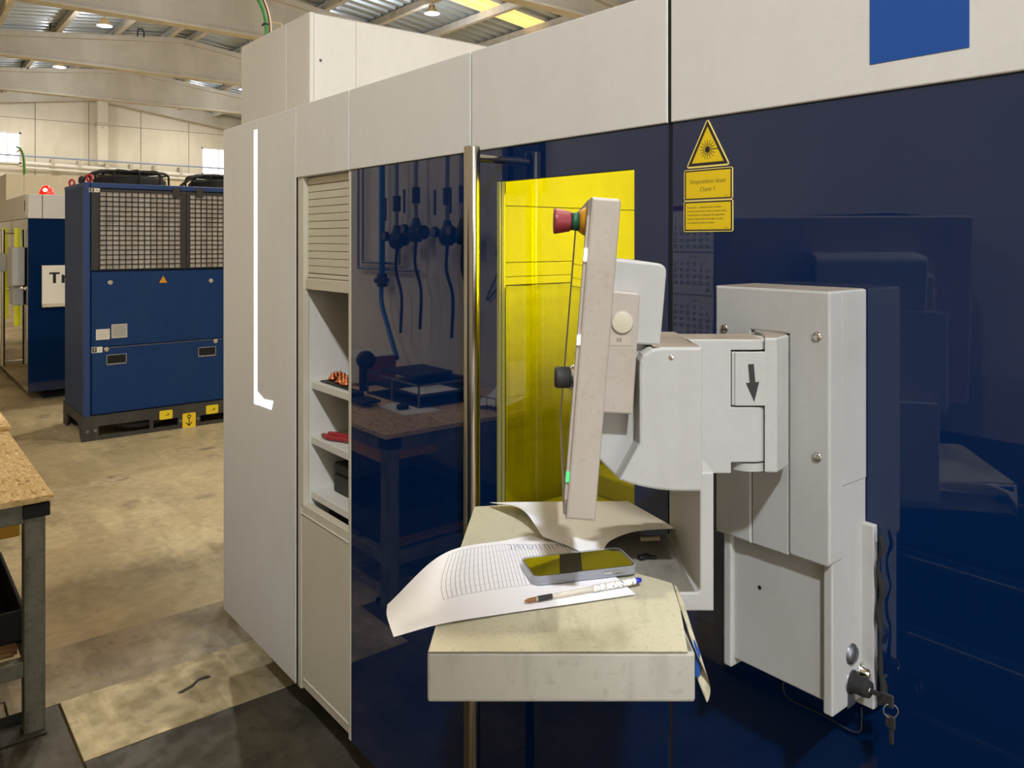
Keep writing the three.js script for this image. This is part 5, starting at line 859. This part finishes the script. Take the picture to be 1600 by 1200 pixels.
  const hd = thing('wire_holder', 'black wire holder around the curled drawing on the workbench', 'holder', q0); part('wire_rim', pipe([V(q0.x, bt + 0.06, q0.z + 0.02), V(q1.x, bt + 0.065, q0.z + 0.03), V(q1.x, bt + 0.065, q0.z + 0.2)], 0.002, 6), M.black, hd); for (const k of [0.1, 0.4, 0.7, 1]) part('wire_stay', rod(V(q0.x + (q1.x - q0.x) * k, bt, q0.z + 0.022), V(q0.x + (q1.x - q0.x) * k, bt + 0.062, q0.z + 0.022), 0.002, 6), M.black, hd);
  // gas pipes, valves and regulators on the wall
  const W = (u, v, d = 0.03) => { const p = onZm(u, v, zw - d); return p; };
  const gp = (name, label, pts, r, m, d = 0.03) => single(name, label, 'pipe', pipe(pts.map(q => W(q[0], q[1], d)), r), m, W(pts[0][0], pts[0][1], d));
  gp('steel_pipe', 'thin steel pipe bending right along the partition wall, the outer one', [[560, 200], [560, 418], [655, 424]], 0.009, M.zinc); gp('steel_pipe', 'thin steel pipe bending right along the partition wall, the inner one', [[567, 200], [567, 409], [624, 412], [624, 385]], 0.009, M.zinc);
  single('blue_hose', 'blue air hose running down the partition wall to the workbench', 'hose', [pipe([W(597, 180, 0.06), W(597, 432, 0.06)], 0.02, 12), hose([W(597, 432, 0.06), W(596, 470, 0.08), W(606, 510, 0.12), W(620, 560, 0.2)], 0.016, 24, 8)], M.bluePipe, W(597, 430, 0.06));
  single('hose_valve', 'dark valve on the blue air hose at the partition wall', 'valve', [rod(W(597, 428, 0.06), W(597, 448, 0.06), 0.034, 12), rod(W(588, 438, 0.06), W(604, 438, 0.06), 0.02, 10)], M.dark, W(597, 438, 0.06));
  const reg = (n, us, vs, pipeTop, order) => {
    const g = thing('gas_regulator', `dark gas pressure regulator with round gauge on the partition wall, ${order}`, 'regulator', W(us, vs, 0.09));
    const p = W(us, vs, 0.09);
    part('regulator_body', [lathe([[0.001, -0.06], [0.03, -0.06], [0.05, -0.03], [0.055, 0.01], [0.03, 0.05], [0.02, 0.09], [0.001, 0.09]], p, V(0, 1, 0), 20), rod(p, V(p.x + 0.09, p.y, p.z), 0.03, 14, 0.045)], M.black, g);
    const gc = V(p.x - 0.05, p.y + 0.02, p.z - 0.04); part('gauge', lathe([[0.001, 0.03], [0.028, 0.03], [0.031, 0.028], [0.031, 0], [0.001, 0]], gc, V(0, 0, -1), 20), M.dark, g); part('gauge_face', lathe([[0.001, 0.0305], [0.025, 0.0305]], gc, V(0, 0, -1), 20), M.zinc, g);
    part('inlet_pipe', rod(V(p.x, p.y + 0.08, p.z), V(p.x, W(us, pipeTop).y, p.z), 0.013, 10), M.zinc, g); part('shut_off', [rod(V(p.x, p.y + 0.18, p.z), V(p.x, p.y + 0.28, p.z), 0.026, 10), box(p.x - 0.075, p.x - 0.055, p.y + 0.12, p.y + 0.27, p.z - 0.05, p.z - 0.04, 0.004)], M.dark, g);
    part('outlet_hose', hose([V(p.x, p.y - 0.06, p.z), V(p.x - 0.01, p.y - 0.2, p.z), V(p.x + 0.04, p.y - 0.35, p.z + 0.01), V(p.x + 0.03, p.y - 0.6, p.z + 0.01)], 0.01, 24, 8), M.rubber, g);
  };
  reg('a', 620, 374, 190, 'nearest the blue hose'); reg('b', 650, 363, 180, 'second from the blue hose'); reg('c', 699, 368, 170, 'third from the blue hose'); reg('d', 724, 366, 160, 'farthest from the blue hose');
  single('loose_cable', 'thin black cable looping down the partition wall', 'cable', hose([W(775, 400, 0.01), W(782, 360, 0.01), W(790, 390, 0.01), W(776, 430, 0.01), W(760, 470, 0.01), W(781, 450, 0.01), W(786, 520, 0.01), W(779, 530, 0.01)], 0.004, 60, 6), M.black, W(775, 400, 0.01));
  // wall calendar: three months under a red heading
  const c0 = W(1050, 322, 0.004), c1 = W(1124, 515, 0.004), cw = Math.abs(c0.x - c1.x), top = c0.y, hh = 0.57, xL = Math.max(c0.x, c1.x);
  const cal = thing('wall_calendar', 'three month wall calendar on the partition wall, mirrored beside the yellow signs', 'calendar', V((c0.x + c1.x) / 2, top - hh, zw));
  const month = i => canvas(256, 160, (x, w, h) => { x.fillStyle = '#fbfaf8'; x.fillRect(0, 0, w, h); x.fillStyle = '#555'; x.font = '13px sans-serif'; x.textAlign = 'center'; x.fillText(['enero', 'febrero', 'marzo'][i], w / 2, 18); x.font = 'bold 20px sans-serif'; x.fillStyle = '#333'; let n = 1; for (let r = 0; r < 5; r++) for (let k = r ? 0 : [6, 2, 2][i]; k < 7 && n <= [31, 28, 31][i]; k++, n++) x.fillText(String(n), 22 + k * 35, 48 + r * 25); });
  part('calendar_back', box(Math.min(c0.x, c1.x), xL, top - hh, top, zw - 0.004, zw + 0.003), M.white, cal);
  part('calendar_heading', box(Math.min(c0.x, c1.x), xL, top - 0.02, top, zw - 0.007, zw - 0.004), std({ color: 0x8a1038, roughness: 0.6 }), cal, 'dark red heading');
  for (let i = 0; i < 3; i++) { const y1 = top - 0.025 - i * 0.182, y0 = y1 - 0.172; const g = flatUV(plate(rectHole(0, cw, 0, y1 - y0), 0, 0.004, 0), 0, cw, 0, y1 - y0).rotateY(Math.PI).translate(xL, y0, zw - 0.0045); part('month_page', g, std({ map: month(i), roughness: 0.8 }), cal); }
  // unseen low chest, added to darken the lower wall in the mirror image
  { const a0 = -1.13, a1 = -0.3, tc = thing('added_chest', 'added low dark chest against the partition wall right of the locker', 'tool chest', V((a0 + a1) / 2, 0.008, 1.4));
    part('chest_body', box(a0, a1, 0.009, 0.98, 1.22, 1.645, 0.006), M.dark, tc);
    for (let i = 0; i < 4; i++) { const dr = part('drawer', box(a0 + 0.02, a1 - 0.02, 0.1 + i * 0.215, 0.3 + i * 0.215, 1.2, 1.22, 0.004), M.chillerEdge, tc); part('drawer_pull', box(a0 + 0.1, a1 - 0.1, 0.27 + i * 0.215, 0.285 + i * 0.215, 1.185, 1.2, 0.003), M.zinc, dr); } }
  // unseen dark lockers, added to darken the mirror image beside the calendar
  const l0 = W(1128, 340, 0.3).x, l1 = W(1390, 340, 0.3).x, lt = W(1200, 338, 0.3).y;
  const lk = thing('added_locker', 'dark blue steel locker against the partition wall, put in to darken the mirrored wall', 'added_locker', V((l0 + l1) / 2, 0.008, 1.5));
  const m = (l0 + l1) / 2; part('locker_body', box(l0, l1, 0.009, lt, 1.36, 1.645, 0.006), M.chillerBlue, lk);
  for (const [p, q] of [[l0 + 0.01, m - 0.003], [m + 0.003, l1 - 0.01]]) { const dr = part('locker_door', box(p, q, 0.06, lt - 0.04, 1.345, 1.36, 0.004), M.chillerEdge, lk); part('door_handle', box(q - 0.05, q - 0.035, 0.95, 1.08, 1.33, 1.345, 0.003), M.zinc, dr); }
}

scene.traverse(n => { if (n.isMesh) { n.castShadow = true; n.receiveShadow = true; } });
renderer.render(scene, camera);
